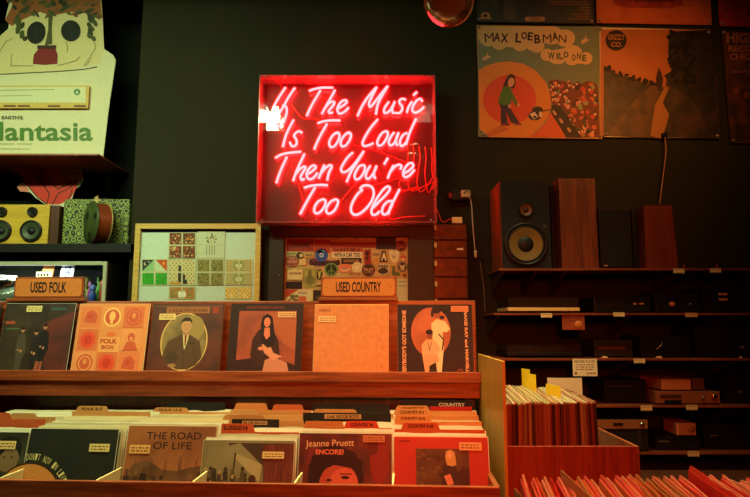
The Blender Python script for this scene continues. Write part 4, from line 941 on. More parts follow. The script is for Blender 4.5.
divider(1, .30, 76, 108.5, 406, 411.5, KR, 'FOLK S-T', 'tan tab card standing above the pack behind the curved lettering album')
divider(2, .33, 153, 189, 407.5, 412, KR, 'FOLK U-Z', 'tan tab card at the back of the THE ROAD OF LIFE pack')
divider(2, .40, 168, 225, 402, 409, (24, 22, 18), None, 'black card lying above the tan tab behind THE ROAD OF LIFE', wide=True)
divider(3, .13, 217, 255, 423.5, 432, RD, 'BLUEGRASS P-R', 'front orange tab card of the pack behind the tilted roof album')
divider(3, .19, 232, 279, 419, 426.5, (30, 22, 20), 'BLUEGRASS', 'black card with a pale strip in the pack behind the tilted roof album', wide=True, lab=(.25, .72, .3, .7))
divider(3, .22, 222, 266, 414.5, 420.5, KR, None, 'tan card just behind the black strip card')
divider(3, .27, 229, 258, 409.5, 415, (200, 150, 90), None, 'lighter tan tab halfway back in the pack with many tabs')
divider(3, .31, 254, 300, 411, 416.5, KR, None, 'wide tan tab to the right halfway back in the pack with many tabs')
divider(3, .37, 234, 268, 403, 410, (196, 120, 66), None, 'rearmost orange-tan tab left of centre in the pack with many tabs')
divider(3, .385, 272, 304, 404.5, 410.5, (190, 90, 50), None, 'rearmost reddish tab at the right of the pack with many tabs')
divider(4, .12, 303, 345, 421, 429, (200, 120, 66), None, 'front orange-tan tab card behind the ENCORE! album')
divider(4, .14, 344, 379, 421, 428, (206, 66, 36), 'COUNTRY M', 'red-orange tab card at the right behind the ENCORE! album')
divider(4, .24, 303, 391, 412.5, 420.5, (22, 18, 16), 'OAK RIDGE BOYS', 'wide black card with OAK RIDGE BOYS strip', wide=True, lab=(.27, .64, .25, .72))
divider(4, .30, 312, 358, 409, 414, KR, None, 'tan tab card behind the OAK RIDGE BOYS card')
divider(4, .37, 313, 390, 403.5, 412, (20, 18, 16), None, 'blank black card at the very back behind the ENCORE! pack', wide=True)
divider(5, .12, 401, 440, 422.5, 429.5, RD, 'COUNTRY K-M', 'front orange tab card behind the bright red album')
divider(5, .20, 394, 432, 415.5, 421.5, (206, 130, 70), 'COUNTRY N-Q', 'second tab card from the front behind the bright red album')
divider(5, .29, 393, 431, 409, 415, (200, 136, 76), 'COUNTRY R-S', 'third tab card from the front behind the bright red album')
divider(5, .34, 395, 430, 405.5, 411, (200, 136, 76), 'COUNTRY T-Z', 'rearmost tan tab card behind the bright red album')
divider(5, .36, 430, 472, 406.5, 414, (170, 30, 26), None, 'dark red card beside the rearmost tabs behind the bright red album', wide=True)
divider(5, .42, 397, 476, 399.5, 410, (16, 14, 16), 'COUNTRY', 'black card lettered COUNTRY at the back of the right tray pack', (190, 170, 150), wide=False, lab=(.53, .86, .35, .7))
# ================================================================== CRATE ON THE RIGHT
YC = 2.0
ztopL = P(503, 361, YC).z; ztopR = P(570, 446.3, YC).z; xl = P(502.5, 400, YC).x; xr = P(639, 446, YC).x
zfl = P(550, 403, YC+.03).z-W; dep = .46
t = thing('record_crate', 'open red-stained wooden crate with a tall left side, full of records', 'crate', T((xl+xr)/2, YC, zfl-.012))
hw = (xr-xl)/2; q = zfl-.012
PLY = wood((180, 122, 44), (200, 142, 58), 'z', 5)
mb = MB(); mb.box(-hw, -.006, 0, -hw+.011, dep, ztopL-q, PLY, .002); mb.build('side_panel', t)
mb = MB(); mb.box(hw-.011, -.001, 0, hw, dep, ztopR-q, RW, .002); mb.build('side_panel', t)
mb = MB(); mb.box(-hw+.0115, 0, 0, hw-.0115, .011, ztopR-q, RWZ, .002); mb.build('front_panel', t)
mb = MB(); mb.box(-hw+.0115, dep-.011, 0, hw-.0115, dep, ztopR-q, RW); mb.build('back_panel', t)
mb = MB(); mb.box(-hw+.0115, .0115, 0, hw-.0115, dep-.0115, .0115, RW); mb.build('floor_panel', t)
EC = [(130, 62, 34), (112, 44, 26), (84, 34, 22), (52, 26, 18), (146, 80, 46), (120, 56, 34), (128, 88, 56), (96, 40, 26), (150, 104, 70), (66, 38, 28)]
def edge_record(col, topc, seed, th=.0085, ins=.006, tf=.7):
    R = random.Random(seed); mb = MB()
    # local: sleeve in the y-z plane, spine facing -y
    mb.box(-th/2, 0, 0, th/2, W, W-.004, paint(col, .5), .0012)
    w2 = th/2*.85
    n = 8; vs = []
    for k in range(n):
        y = -.001+(W+.002)*k/(n-1); b = R.uniform(-.001, .001); zz = W+R.uniform(-.0025, .002)
        vs += [(-w2, y, W-ins), (w2, y, W-ins), (w2*tf+b, y, zz), (-w2*tf+b, y, zz)]
    fs = []
    for k in range(n-1):
        a = 4*k; b = a+4; fs += [(a, b, b+3, a+3), (a+3, b+3, b+2, a+2), (a+2, b+2, b+1, a+1)]
    fs += [(0, 3, 2, 1), (4*n-4, 4*n-3, 4*n-2, 4*n-1)]
    mb.add(vs, fs, paint(topc, .35, .2)); return mb
TC = [(170, 136, 96), (160, 112, 76), (184, 156, 122), (150, 92, 66), (146, 126, 84)]
R = random.Random(31)
x0 = P(507, 420, YC+.02).x+.004; x1 = P(600, 400, YC+.02).x; n = 32
pr = []
for k in range(n):
    f = k/(n-1); x = x0+(x1-x0)*f
    if k < 10: o = edge_record(EC[k], TC[k % 5], 50+k, .0098).build('vinyl_record'); pr.append(o)
    else: o = R.choice(pr).copy(); COL.objects.link(o)
    o.matrix_world = T(x+.0, YC+.052+R.uniform(-.004, .004), zfl+.002+R.uniform(-.002, .002)+.010*(1-f)*0) @ roty(R.uniform(-.006, .006)-.035*f*f) @ rotx(.09-.055*f) @ rotz(R.uniform(-.008, .008)-.02)
    tag(o, 'album seen spine-on in the wooden crate, '+ordinal(k+1)+' from the left', 'record', 'albums in the right-hand crate')
def ycard(px0, px1, py0, py1, y, label):
    c = P((px0+px1)/2, py1, y); zt = P((px0+px1)/2, py0, y).z
    mb = MB(); L_ = (px1-px0)/F*y/.5/2; mb.box(-.0008, -L_, -.22, .0008, L_, zt-c.z, paint((244, 216, 40), .5))
    o = mb.build('divider_card', None, T(c.x, y, c.z) @ rotz(math.radians(14))); tag(o, label, 'divider')
ycard(522, 530, 369, 383, 2.34, 'yellow divider card farthest back in the wooden crate')
ycard(527, 536, 374, 389, 2.27, 'yellow divider card in the middle of the three in the wooden crate')
ycard(547, 560, 385, 398, 2.16, 'yellow divider card nearest the front of the wooden crate')
# white sleeve behind the crate records
c = P(566, 400, 2.42)
mb = MB(); mb.box(-.072, 0, -.20, .068, .004, P(566, 378, 2.42).z-c.z, paint((206, 196, 158), .5))
tag(mb.build('paper_sleeve', None, T(*c)), 'pale blank sleeve standing behind the crate records', 'sleeve')
# table under crate and near records
zt_ = zfl-.012
t = thing('display_table', 'dark wooden table under the wooden crate', 'table', T(1.0, 2.22, 0))
mb = MB(); mb.box(-.57, -.23, zt_-.03, .6, .26, zt_, DW, .003); mb.build('table_top', t)
for sx in (-.55, .53):
    for sy in (-.21, .19): mb = MB(); mb.box(sx, sy, 0, sx+.05, sy+.05, zt_-.031, DW); mb.build('leg', t)
# ================================================================== NEAREST RECORDS (bottom right corner)
YN = .90; AN = math.radians(-9.5)
R = random.Random(77); xa = P(518, 480, YN).x; xb = P(775, 474, YN).x; n = 42
NC = [(206, 90, 70), (226, 170, 110), (214, 186, 130), (216, 206, 160), (196, 60, 46), (230, 130, 120), (180, 170, 100), (230, 190, 160), (206, 120, 60), (220, 200, 140)]
pn = []; ztn = P(640, 476, YN).z
for k in range(n):
    f = k/(n-1); x = xa+(xb-xa)*f
    if k < 10: o = edge_record(NC[k], NC[(k*3+2) % 10] if k % 3 else (226, 190, 150), 90+k, .0086, .016, .42).build('vinyl_record'); pn.append(o)
    else: o = R.choice(pn).copy(); COL.objects.link(o)
    dz = R.uniform(-.004, .002)+(.012 if k == 26 else 0)
    # far end of the sleeve sits at (x, YN)
    M = T(x, YN, ztn-W+dz) @ rotz(AN) @ T(0, -W, 0) @ roty(R.uniform(-.02, .02)+.03)
    o.matrix_world = M
    tag(o, 'album in the nearest row at the bottom right corner, '+ordinal(k+1)+' from the left', 'record', 'albums in the nearest row')
zn = ztn-W-.008
t = thing('record_box', 'wooden floor-standing box holding the nearest row of records', 'record rack', T(xa-.02, YN+.012, 0))
mb = MB(); mb.box(-.09, -.34, zn-.03, xb-xa+.04, .01, zn, RW); mb.build('box_floor', t)
mb = MB(); mb.box(-.09, .0, zn+.0005, xb-xa+.04, .01, zn+.12, RW); mb.build('back_panel', t)
mb = MB(); mb.box(-.10, -.34, zn-.03, -.0905, .01, zn+.12, RW); mb.build('side_panel', t)
mb = MB(); mb.box(-.05, -.30, 0, xb-xa+.0, -.02, zn-.031, DW); mb.build('base', t)
def ncard(px, py0, wpx, col, label, yaw, dy=0):
    c = P(px, 480, YN+dy); zt = P(px, py0, YN+dy).z; L = .16
    mb = MB(); mb.box(-.001, -L, -.28, .001, 0, zt-c.z, paint(col, .5))
    tag(mb.build('divider_card', None, T(c.x, c.y, c.z) @ rotz(yaw)), label, 'divider')
ncard(561.5, 470, 10, (176, 170, 110), 'tall pale green divider card rising from the nearest row of records', math.radians(-2))
ncard(514.5, 488, 5, (180, 170, 100), 'pale olive card at the left end of the nearest row of records', math.radians(0))
# ================================================================== SPEAKER AND HI-FI SHELVES (right)
SF = 2.70; SB = 2.985
SHW = wood((96, 40, 20), (140, 64, 32), 'x', 6)
def shelf(px0, px1, py, label, th=.010, left_bracket=True):
    a = P(px0, py, SF); b = P(px1, py, SF)
    t = thing('wall_shelf', label, 'shelf', T(a.x, SF, a.z))
    L = b.x-a.x
    mb = MB(); mb.box(0, 0, -th, L, SB-SF, 0, SHW, .0015); mb.build('board', t)
    for x in ([.025] if left_bracket else [])+[L*.45, L*.8]:
        mb = MB(); y0 = .03; y1 = SB-SF
        vs = [(x-.004, y1, -th), (x-.004, y0, -th), (x-.004, y0, -th-.012), (x-.004, y1-.02, -th-.10), (x-.004, y1, -th-.12)]
        vs += [(x+.004, p, q_) for _, p, q_ in vs]
        mb.add(vs, [(4, 3, 2, 1, 0), (5, 6, 7, 8, 9)]+[(i, (i+1) % 5, (i+1) % 5+5, i+5) for i in range(5)], paint((60, 34, 24), .4)); mb.build('bracket', t)
    return t, a.z
_, s1 = shelf(498, 584.5, 268.5, 'short reddish wall shelf carrying the open-front speaker and wooden cabinet')
_, s1b = shelf(585.5, 800, 268.2, 'long reddish top shelf carrying the small dark speakers', left_bracket=False)
_, s2 = shelf(494, 800, 313, 'second wall shelf down, holding a light-edged turntable')
_, s3 = shelf(496, 800, 358.5, 'third wall shelf down with a large cream price card')
_, s4 = shelf(505, 800, 405.5, 'fourth wall shelf down, holding the silver receiver')
_, s5 = shelf(600, 800, 452.5, 'lowest wall shelf visible, at the right above the nearest records', left_bracket=False)
# open-front loudspeaker
YSP = 2.73
def boxpx(px0, px1, pytop, zb_, Y):
    a = P(px0, pytop, Y); b = P(px1, pytop, Y); m_ = P((px0+px1)/2, 262, Y)
    xa_ = P(px0, 225, Y).x; xb_ = P(px1, 225, Y).x
    return (xa_+xb_)/2, (xb_-xa_)/2, a.z-zb_
SPW = wood((110, 44, 22), (150, 70, 34), 'z', 6)
cx, hw, h = boxpx(500.5, 550, 181.5, s1, YSP)
t = thing('loudspeaker', 'large open-front loudspeaker with a yellowish woofer cone on the short shelf', 'speaker', T(cx, YSP, s1))
mb = MB(); th = .014
mb.box(-hw, .0, 0, -hw+th, .235, h, SPW, .002); mb.box(hw-th, 0, 0, hw, .235, h, SPW, .002); mb.box(-hw+th, 0, h-th, hw-th, .235, h, SPW); mb.box(-hw+th, 0, 0, hw-th, .235, th, SPW); mb.box(-hw+th, .225, th, hw-th, .235, h-th, SPW); mb.build('cabinet', t)
mb = MB(); mb.box(-hw+.003, -.0125, .003, hw-.003, -.0002, h-.003, paint((20, 19, 15), .7)); mb.build('baffle', t)
wz = P(525, 244.5, YSP).z-s1; wx = P(525, 244.5, YSP).x-cx; k = YSP/F
def driver(parent, x, y, z, r, conec, name='woofer', capc=(18, 18, 16)):
    mb = MB(); mb.lathe([(r, 0), (r, -.010), (r*.94, -.013), (r*.88, -.012), (r*.87, -.0005)], paint((30, 27, 22), .35), 32); o = mb.build(name, parent, T(x, y, z))
    mb = MB(); mb.lathe([(r*.87, -.006), (r*.82, -.0115), (r*.76, -.009)], paint((22, 20, 17), .6), 32); mb.build('surround', o)
    mb = MB(); mb.lathe([(r*.77, -.0092), (r*.55, -.0055), (r*.34, -.0010)], paint(conec, .45), 32); mb.build('cone', o)
    mb = MB(); mb.lathe([(r*.36, -.0012), (r*.33, -.006), (r*.2, -.0095), (.0005, -.011)], paint(capc, .5), 24); mb.build('dust_cap', o)
    return o
driver(t, wx, -.0125, wz, 22*k, (112, 88, 40)); driver(t, P(525, 210.5, YSP).x-cx, -.0125, P(525, 210.5, YSP).z-s1, 7.6*k, (120, 70, 36), 'tweeter', (60, 34, 22))
mb = MB(); a = Art(mb, lambda u, v: (u, v), -.0126); a.rect(hw-.035, h*.46, hw-.022, h*.5, (70, 60, 40)); mb.build('level_plate', t)
cx, hw, h = boxpx(551.5, 559.5, 184, s1, 2.8)
mb = MB(); mb.box(-hw, 0, 0, hw, .17, h, paint((20, 15, 11), .5), .003); mb.box(-hw+.003, -.004, .006, hw-.003, .0, h-.006, DBLK)
tag(mb.build('speaker_grille', None, T(cx, 2.8, s1)), 'narrow black grille frame wedged between the open-front speaker and the wooden cabinet', 'speaker grille')
def cabinet(px0, px1, py, zb_, Y, m, label, grille=None, name='loudspeaker', taper=0, depth=.2):
    cx, hw, h = boxpx(px0, px1, py, zb_, Y)
    t = thing(name, label, 'speaker', T(cx, Y, zb_)); mb = MB()
    mb.prism([(-hw, 0), (hw, 0), (hw-taper, h), (-hw+taper*.4, h)], 0, depth, m); mb.build('cabinet', t)
    if grille: mb = MB(); mb.box(-hw+.008, -.006, .008, hw-.008, -.0003, h-.008, grille, .002); mb.build('grille', t)
    for sx in (-1, 1): mb = MB(); mb.box(sx*(hw-.018)-.008, .02, -.0, sx*(hw-.018)+.008, .05, .001, BLK); mb.build('foot', t)
    return t, cx, hw, h
RDW = wood((84, 36, 18), (128, 58, 28), 'z', 7)
t, cx, hw, h = cabinet(560.5, 597, 178.5, s1, 2.72, RDW, 'tall reddish wooden loudspeaker cabinet turned with its side panel outwards on the short shelf')
mb = MB(); mb.box(.006, -.0012, .004, .0075, 0, h-.004, paint((50, 22, 14))); mb.build('panel_seam', t)
t, cx, hw, h = cabinet(599, 630.5, 209, s1b, 2.74, paint((34, 24, 16), .5), 'squat dark loudspeaker beside the tall wooden cabinet', paint((22, 17, 12), .8))
mb = MB(); mb.box(-hw+.012, -.009, .012, -hw+.030, -.0065, .018, paint((180, 120, 70), .3)); mb.build('badge', t)
cabinet(632, 642, 210, s1b, 2.80, DBLK, 'slim black speaker panel behind the tapered wooden speaker', depth=.1)
cabinet(643.5, 675.5, 205.5, s1b, 2.73, wood((96, 34, 18), (120, 44, 22), 'z', 5), 'small reddish-brown loudspeaker with a sloping right side on the long top shelf', taper=.013)
# price tags
def ptag(px, py, w_, h_, zs_, label, c=(218, 190, 130), lines=2, name='price_tag', yy=None):
    y = SF-.0035 if yy is None else yy; p = P(px, py, y); w2 = w_/F*y/2; h2 = h_/F*y/2
    mb = MB(); mb.box(-w2, 0, -h2, w2, .0015, h2, paint(c, .5))
    a = Art(mb, lambda u, v: (-w2+2*w2*u, h2-2*h2*v), 0, .00002); Rr = random.Random(int(px))
    for r in range(lines):
        v = .2+r*.6/max(1, lines-1) if lines > 1 else .45; u = .1
        while u < .85: e = min(u+Rr.uniform(.05, .2), .92); a.rect(u, v, e, v+.35/lines, (120, 90, 60)); u = e+.05
    tag(mb.build(name, None, T(*p)), label, 'price tag')
T3 = 11; H3 = 4.6
ptag(679, 271, T3, H3, s1b, 'cream price tag on the long top shelf, just right of the small reddish speaker')
ptag(715.5, 270.5, T3, H3, s1b, 'cream price tag on the long top shelf, farthest to the right')
ptag(546.5, 315.5, T3, 4.4, s2, 'cream price tag under the light-edged turntable')
ptag(619, 314.5, T3, 4.2, s2, 'cream price tag on the second shelf, middle one of three')
ptag(691.5, 315, T3+1, 4.4, s2, 'tan price tag on the second shelf, right one of three', (206, 160, 96))
ptag(639.5, 361, T3, 4.4, s3, 'small cream price tag on the third shelf edge right of the large card')
ptag(646.5, 408.2, T3, 5, s4, 'cream price tag on the fourth shelf, left one of two', (206, 170, 110))
ptag(692, 407.5, T3, 5, s4, 'cream price tag on the fourth shelf, right one of two', (206, 170, 110))
ptag(693.5, 454, T3, 5, s5, 'cream price tag on the lowest visible shelf', (206, 170, 110))
def bigcard():
    y = SF-.004; p = P(585, 367.5, y); w2 = 12/F*y; h2 = 8.3/F*y
    mb = MB(); mb.box(-w2, 0, -h2, w2, .0015, h2, paint((222, 208, 164), .5)); a = Art(mb, lambda u, v: (-w2+2*w2*u, h2-2*h2*v), 0, .00002)
    a.text('RECORD PLAYER', .08, .08, .92, .22, (60, 50, 40), .02); Rr = random.Random(3)
    for r in range(3):
        u = .12
        while u < .8: e = u+Rr.uniform(.05, .2); a.rect(u, .32+r*.13, min(e, .88), .37+r*.13, (110, 96, 76)); u = e+.04
    a.ell(.12, .84, .05, .07, (80, 70, 56)); a.text('$ 249.00', .56, .78, .92, .9, (60, 50, 40), .02)
    tag(mb.build('price_card', None, T(*p)), 'large cream price card hanging from the third shelf', 'price tag')
bigcard()
# little hooks on the top shelf
for px, lb in ((684, 'tiny red hook on the long top shelf, left one'), (717, 'tiny red hook on the long top shelf, right one')):
    p = P(px, 266, SF+.05); mb = MB(); mb.lathe([(.0001, .018), (.006, .016), (.006, .010), (.002, .008), (.002, 0), (.007, -.001), (.0001, -.002)], paint((170, 60, 40), .4), 10, rotx(PI/2)); mb.build
    tag(mb.build('shelf_knob', None, T(p.x, p.y, s1b+.003)), lb, 'knob')
# hi-fi gear
def gear(name, label, cat, px0, px1, py0, zb_, Y, m, depth=.22, front=None, py1=None):
    xa_ = P(px0, (py0+400)/2, Y).x; xb_ = P(px1, (py0+400)/2, Y).x
    xa_ = P(px0, py0, Y).x; xb_ = P(px1, py0, Y).x; z1 = P(px0, py0, Y).z
    z0 = zb_+.006 if py1 is None else P(px0, py1, Y).z
    t = thing(name, label, cat, T((xa_+xb_)/2, Y, z0)); hw = (xb_-xa_)/2; h = z1-z0
    mb = MB(); mb.box(-hw, 0, 0, hw, depth, h, m, .002); mb.build('case', t)
    for sx in (-1, 1):
        for y in (.02, depth-.03): mb = MB(); mb.lathe([(.0001, -(z0-zb_)), (.009, -(z0-zb_)), (.009, 0), (.0001, 0)], BLK, 10, T(sx*(hw-.02), y, 0) @ Matrix(((1, 0, 0, 0), (0, 0, 1, 0), (0, 1, 0, 0), (0, 0, 0, 1)))); mb.build('foot', t)
    return t, hw, h
def knob(t, x, z, r, m=None, name='knob'):
    mb = MB(); mb.lathe([(.0001, -.014), (r*.85, -.014), (r, -.011), (r, -.0005)], m or METAL, 18); mb.build(name, t, T(x, 0, z))
def plate(t, x0, z0, x1, z1, c, name, y=-.0016):
    mb = MB(); mb.box(x0, y, z0, x1, -.0002, z1, c); mb.build(name, t)
GB = paint((24, 22, 20), .35); GD = paint((40, 32, 24), .4)
def turntable(px0, px1, pyl, pyb, zs_, Y, base, label, lid=(60, 40, 30)):
    a = P(px0, pyb, Y); b = P(px1, pyb, Y); zt = P(px0, pyl, Y).z; hw = (b.x-a.x)/2; z0 = zs_+.010
    t = thing('turntable', label, 'turntable', T((a.x+b.x)/2, Y, z0)); hb = .016
    mb = MB(); mb.box(-hw, 0, 0, hw, .24, hb, base, .002); mb.build('plinth', t)
    mb = MB(); mb.lathe([(.0001, hb+.014), (.095, hb+.014), (.1, hb+.010), (.1, hb+.001)], paint((30, 30, 30), .3), 36, T(-.04, .12, 0) @ Matrix(((1, 0, 0, 0), (0, 0, -1, 0), (0, 1, 0, 0), (0, 0, 0, 1)))); mb.build('platter', t)
    mb = MB(); mb.tube([(.12, .2, hb+.018), (.12, .12, hb+.018), (.08, .06, hb+.016)], .003, METAL, 8); mb.build('tonearm', t)
    LD = clear('lid', (.75, .5, .4), 1.5, .04, .05, (.4, .2, .1)); zt -= z0; x = hw-.004
    mb = MB(); mb.box(-x, .004, hb+.001, x, .007, zt, LD); mb.box(-x, .233, hb+.001, x, .236, zt, LD); mb.box(-x, .007, hb+.001, -x+.003, .233, zt, LD); mb.box(x-.003, .007, hb+.001, x, .233, zt, LD); mb.box(-x, .004, zt+.0003, x, .236, zt+.003, LD); mb.build('dust_cover', t)
    for sx in (-1, 1): mb = MB(); mb.box(sx*(hw-.03)-.012, .02, -.0095, sx*(hw-.03)+.012, .044, -.0003, BLK); mb.build('foot', t)
    return t
turntable(508, 580, 298, 310, s2, 2.74, paint((214, 176, 110), .4), 'turntable with a light cream base and tinted lid on the second shelf')
turntable(507, 582, 345.5, 353, s3, 2.74, GB, 'black turntable with a dark lid on the third shelf')
t, hw, h = gear('cassette_deck', 'black cassette deck with faint lettering on the second shelf beside the light-edged turntable', 'cassette deck', 594, 650, 297, s2, 2.76, GB)
plate(t, hw*.38, h*.5, hw*.5, h*.6, paint((190, 120, 70)), 'label'); plate(t, hw*.6, h*.5, hw*.76, h*.6, paint((190, 120, 70)), 'label'); plate(t, -hw*.7, h*.3, -hw*.1, h*.75, paint((40, 26, 18), .2), 'cassette_door')
t, hw, h = gear('amplifier', 'black amplifier with a small amber knob on the second shelf', 'amplifier', 655, 700, 293, s2, 2.76, GB)
knob(t, -hw*.3, h*.4, .012, paint((180, 96, 50), .35)); knob(t, hw*.5, h*.4, .006)
t, hw, h = gear('radio_receiver', 'black receiver with two small light bars at the right of the second shelf', 'receiver', 702, 765, 288, s2, 2.76, GB)
plate(t, -hw*.5, h*.70, -hw*.22, h*.78, paint((214, 150, 96)), 'light_bar'); plate(t, -hw*.5, h*.48, -hw*.22, h*.56, paint((214, 150, 96)), 'light_bar')
p = P(573.5, 322, 2.705)
mb = MB(); w2 = 11.2/F*2.7; mb.box(-w2, 0, -.036, w2, .006, .036, mottle((120, 52, 26), (150, 70, 34), 20), .0015); o = mb.build('hanging_card', None, T(*p)); tag(o, 'dark orange card hanging from the second shelf under the turntable', 'card')
mb = MB(); mb.lathe([(.0001, -.002), (.016, -.0015), (.018, 0)], paint((190, 106, 56), .4), 18, T(.022, 0, -.012)); mb.build('round_sticker', o)
t, hw, h = gear('tape_player', 'dark tape player with a dim reddish front on the third shelf', 'tape player', 594, 632, 340, s3, 2.76, GD)
plate(t, -hw*.8, h*.4, hw*.6, h*.6, paint((90, 44, 30), .3), 'dial_window')
t, hw, h = gear('amplifier', 'black amplifier with a bright modelled glint on the third shelf', 'amplifier', 640, 690, 336, s3, 2.76, GB)
mb = MB(); mb.tube([(-hw*.4, -.004, h*.35), (-hw*.25, -.01, h*.5), (-hw*.15, -.01, h*.75)], .0028, METAL, 6); mb.build('glint', t)  # thin metal rod standing in for a highlight on the amplifier
t, hw, h = gear('radio_receiver', 'large black receiver at the right end of the third shelf', 'receiver', 695, 770, 326, s3, 2.76, GB)
knob(t, hw*.2, h*.3, .008, paint((90, 80, 60), .3)); plate(t, -hw*.8, h*.55, hw*.0, h*.85, paint((30, 22, 18), .15), 'dial_window')
for px, lb in ((604.5, 'small pale puck lying on the third shelf edge in front of the tape player'), (659, 'small pale puck lying on the third shelf edge in front of the glint amplifier'), (740.5, 'tiny pale puck at the right end of the third shelf')):
    p = P(px, 357, SF+.02); r = .016 if px < 700 else .007
    mb = MB(); mb.lathe([(.0001, 0), (r, 0), (r, .004), (r*.5, .008), (.0001, .009)], paint((200, 130, 84), .4), 16, Matrix(((1, 0, 0, 0), (0, 0, 1, 0), (0, 1, 0, 0), (0, 0, 0, 1))))
    tag(mb.build('rubber_puck', None, T(p.x, p.y, s3+.0003)), lb, 'puck')
# fourth shelf stack
t, hw, h = gear('stereo_receiver', 'silver-brown stereo receiver with a bright knob on the fourth shelf', 'receiver', 655.5, 719.5, 391.5, s4, 2.72, paint((150, 84, 48), .35, 0, .3))
RH = h
plate(t, -hw*.86, h*.45, -hw*.2, h*.75, paint((70, 34, 22), .3), 'dial_window'); knob(t, hw*.80, h*.62, .012, paint((222, 170, 120), .2, 0, 1)); plate(t, -hw*.74, .0, -hw*.2, h*.3, BLK, 'lower_panel'); knob(t, hw*.45, h*.5, .006)
za = P(680, 391.5, 2.72).z
t, hw, h = gear('tuner', 'amber-fronted tuner stacked on top of the silver-brown receiver', 'tuner', 661, 690.5, 379.5, za, 2.73, paint((176, 96, 50), .4), front=None)
t, hw, h = gear('disc_player', 'small darker unit beside the amber-fronted tuner on the receiver', 'disc player', 692, 704, 378.5, za, 2.74, paint((96, 46, 26), .4))
t, hw, h = gear('speaker_terminal', 'tall dark amplifier box behind the price card on the fourth shelf', 'amplifier', 604, 646, 380, s4, 2.78, GB); plate(t, -hw*.8, h*.7, hw*.4, h*.75, paint((60, 40, 28)), 'trim_line')
t, hw, h = gear('radio_receiver', 'black receiver on the fourth shelf at the right edge', 'receiver', 722, 775, 376, s4, 2.76, GB); knob(t, -hw*.4, h*.4, .007, paint((70, 60, 44), .3))
# fifth shelf
t, hw, h = gear('cassette_deck', 'silver cassette deck with a dark slot, top of a black unit on the lowest shelf', 'cassette deck', 592, 647, 419.5, s5, 2.71, paint((30, 26, 22), .4))
fz = P(600, 428.5, 2.71).z-P(600, 419.5, 2.71).z
plate(t, -hw, h+fz, hw, h, paint((150, 92, 54), .35, 0, .3), 'faceplate', -.004)
mb = MB(); mb.box(-hw*.25, -.006, h+fz*.65, hw*.1, -.0042, h+fz*.35, BLK); mb.build('slot', t); mb = MB(); mb.lathe([(.0001, -.012), (.008, -.012), (.009, -.0045)], METAL, 16); mb.build('knob', t, T(hw*.78, 0, h+fz*.5))
for i in range(7): plate(t, hw*.6, h*.12+i*.011, hw*.74, h*.12+i*.011+.004, paint((64, 46, 30)), 'vent_slit')
t, hw, h = gear('equalizer', 'black equalizer unit under the pale square box on the lowest shelf', 'equalizer', 655, 700, 437, s5, 2.74, GB); plate(t, -hw*.85, h*.6, -hw*.4, h*.68, paint((110, 80, 50)), 'label')
zq = P(685, 437, 2.74).z
t, hw, h = gear('desk_radio', 'pale square box with a round dial on top of the equalizer', 'radio', 676, 695.5, 423, zq, 2.75, paint((186, 124, 76), .4), depth=.12)
mb = MB(); mb.lathe([(.0001, -.004), (.014, -.004), (.016, -.0005)], paint((150, 96, 60), .3), 20); mb.build('dial', t, T(hw*.55, 0, h*.5)); plate(t, -hw, 0, -hw*.82, h, paint((226, 176, 120)), 'edge_strip')
t, hw, h = gear('amplifier', 'black amplifier at the right end of the lowest shelf', 'amplifier', 703, 770, 424, s5, 2.76, GB); plate(t, -hw*.8, h*.5, -hw*.6, h*.56, paint((110, 80, 50)), 'label')
# ================================================================== LEFT DISPLAY SHELVES
LF = 2.95; LB = 3.33
def lshelf(px1, py, label, m, th=.012, py1=None):
    b = P(px1, py, LF); t = thing('display_shelf', label, 'shelf', T(-2.35, LF, b.z))
    mb = MB(); mb.box(0, 0, -th, b.x+2.35, LB-LF, 0, m, .0015); mb.build('board', t)
    return t, b.z
tA, a1 = lshelf(98.5, 153.5, 'orange-brown edged shelf carrying the plant-picture display board', wood((120, 60, 26), (160, 84, 38), 'x', 6), .010)
for px in (109,):
    p = P(px, 165, 3.32); q = P(px-1, 192, 3.32)
    mb = MB(); mb.box(-.012, 0, q.z-p.z, .012, .012, 0, paint((110, 110, 76), .35, 0, .6))
    mb.build('slotted_upright', tA, T(p.x+2.35, p.y-LF, p.z-a1-.012))
tB, a2 = lshelf(131, 243.5, 'black shelf with the yellow speaker and the flower-patterned case', paint((16, 18, 14), .5), .045)
# plant board (die-cut display)
YD = 3.02; pD = P(50, 153, YD); mD = mapY(YD, pD.x, a1)
c0 = crop(0, 0, 4.143)
out = [(-60, 153.2), (103.3, 153.2), (108.5, 110), (115.8, 60), (113, 55), (104, 49), (103, 30), (102.5, 18), (101, 0), (99, -14), (90, -28), (70, -34), (45, -32), (22, -24), (12, -8), (5, 20), (9, 24), (8, 29), (0, 36), (-20, 42), (-60, 46)]
mb = MB(); pts = [mD(*q) for q in out]; pts[0] = (pts[0][0], .0); pts[1] = (pts[1][0], 0)
mb.prism(pts, 0, .006, paint((206, 204, 160), .55)); a = Art(mb, mD, 0, .00002)
CREAM = (206, 196, 136)
a.poly([(-40, 44), (0, 36.5), (9, 28), (16, 14), (40, 8), (80, 6), (101, 12), (102.5, 40), (104, 49), (100, 64), (70, 70), (20, 74), (-40, 76)], CREAM)
# leafy canopy
Rr = random.Random(21)
a.poly([(5, 20), (12, 6), (12, -8), (22, -23), (45, -31), (70, -33), (90, -27), (98.5, -14), (100.5, 0), (102, 18), (99, 20), (90, 14), (70, 12), (52, 16), (40, 12), (22, 20), (12, 26), (9, 24)], (140, 84, 40))
for k in range(90):
    x = Rr.uniform(9, 99); y = Rr.uniform(-26, 15)+abs(x-52)*.06
    a.ell(x, y, Rr.uniform(2.5, 6), Rr.uniform(1, 2.2), Rr.choice([(58, 62, 30), (72, 76, 36), (44, 44, 22), (96, 80, 40), (120, 76, 36)]), 10, Rr.uniform(-.9, .9))
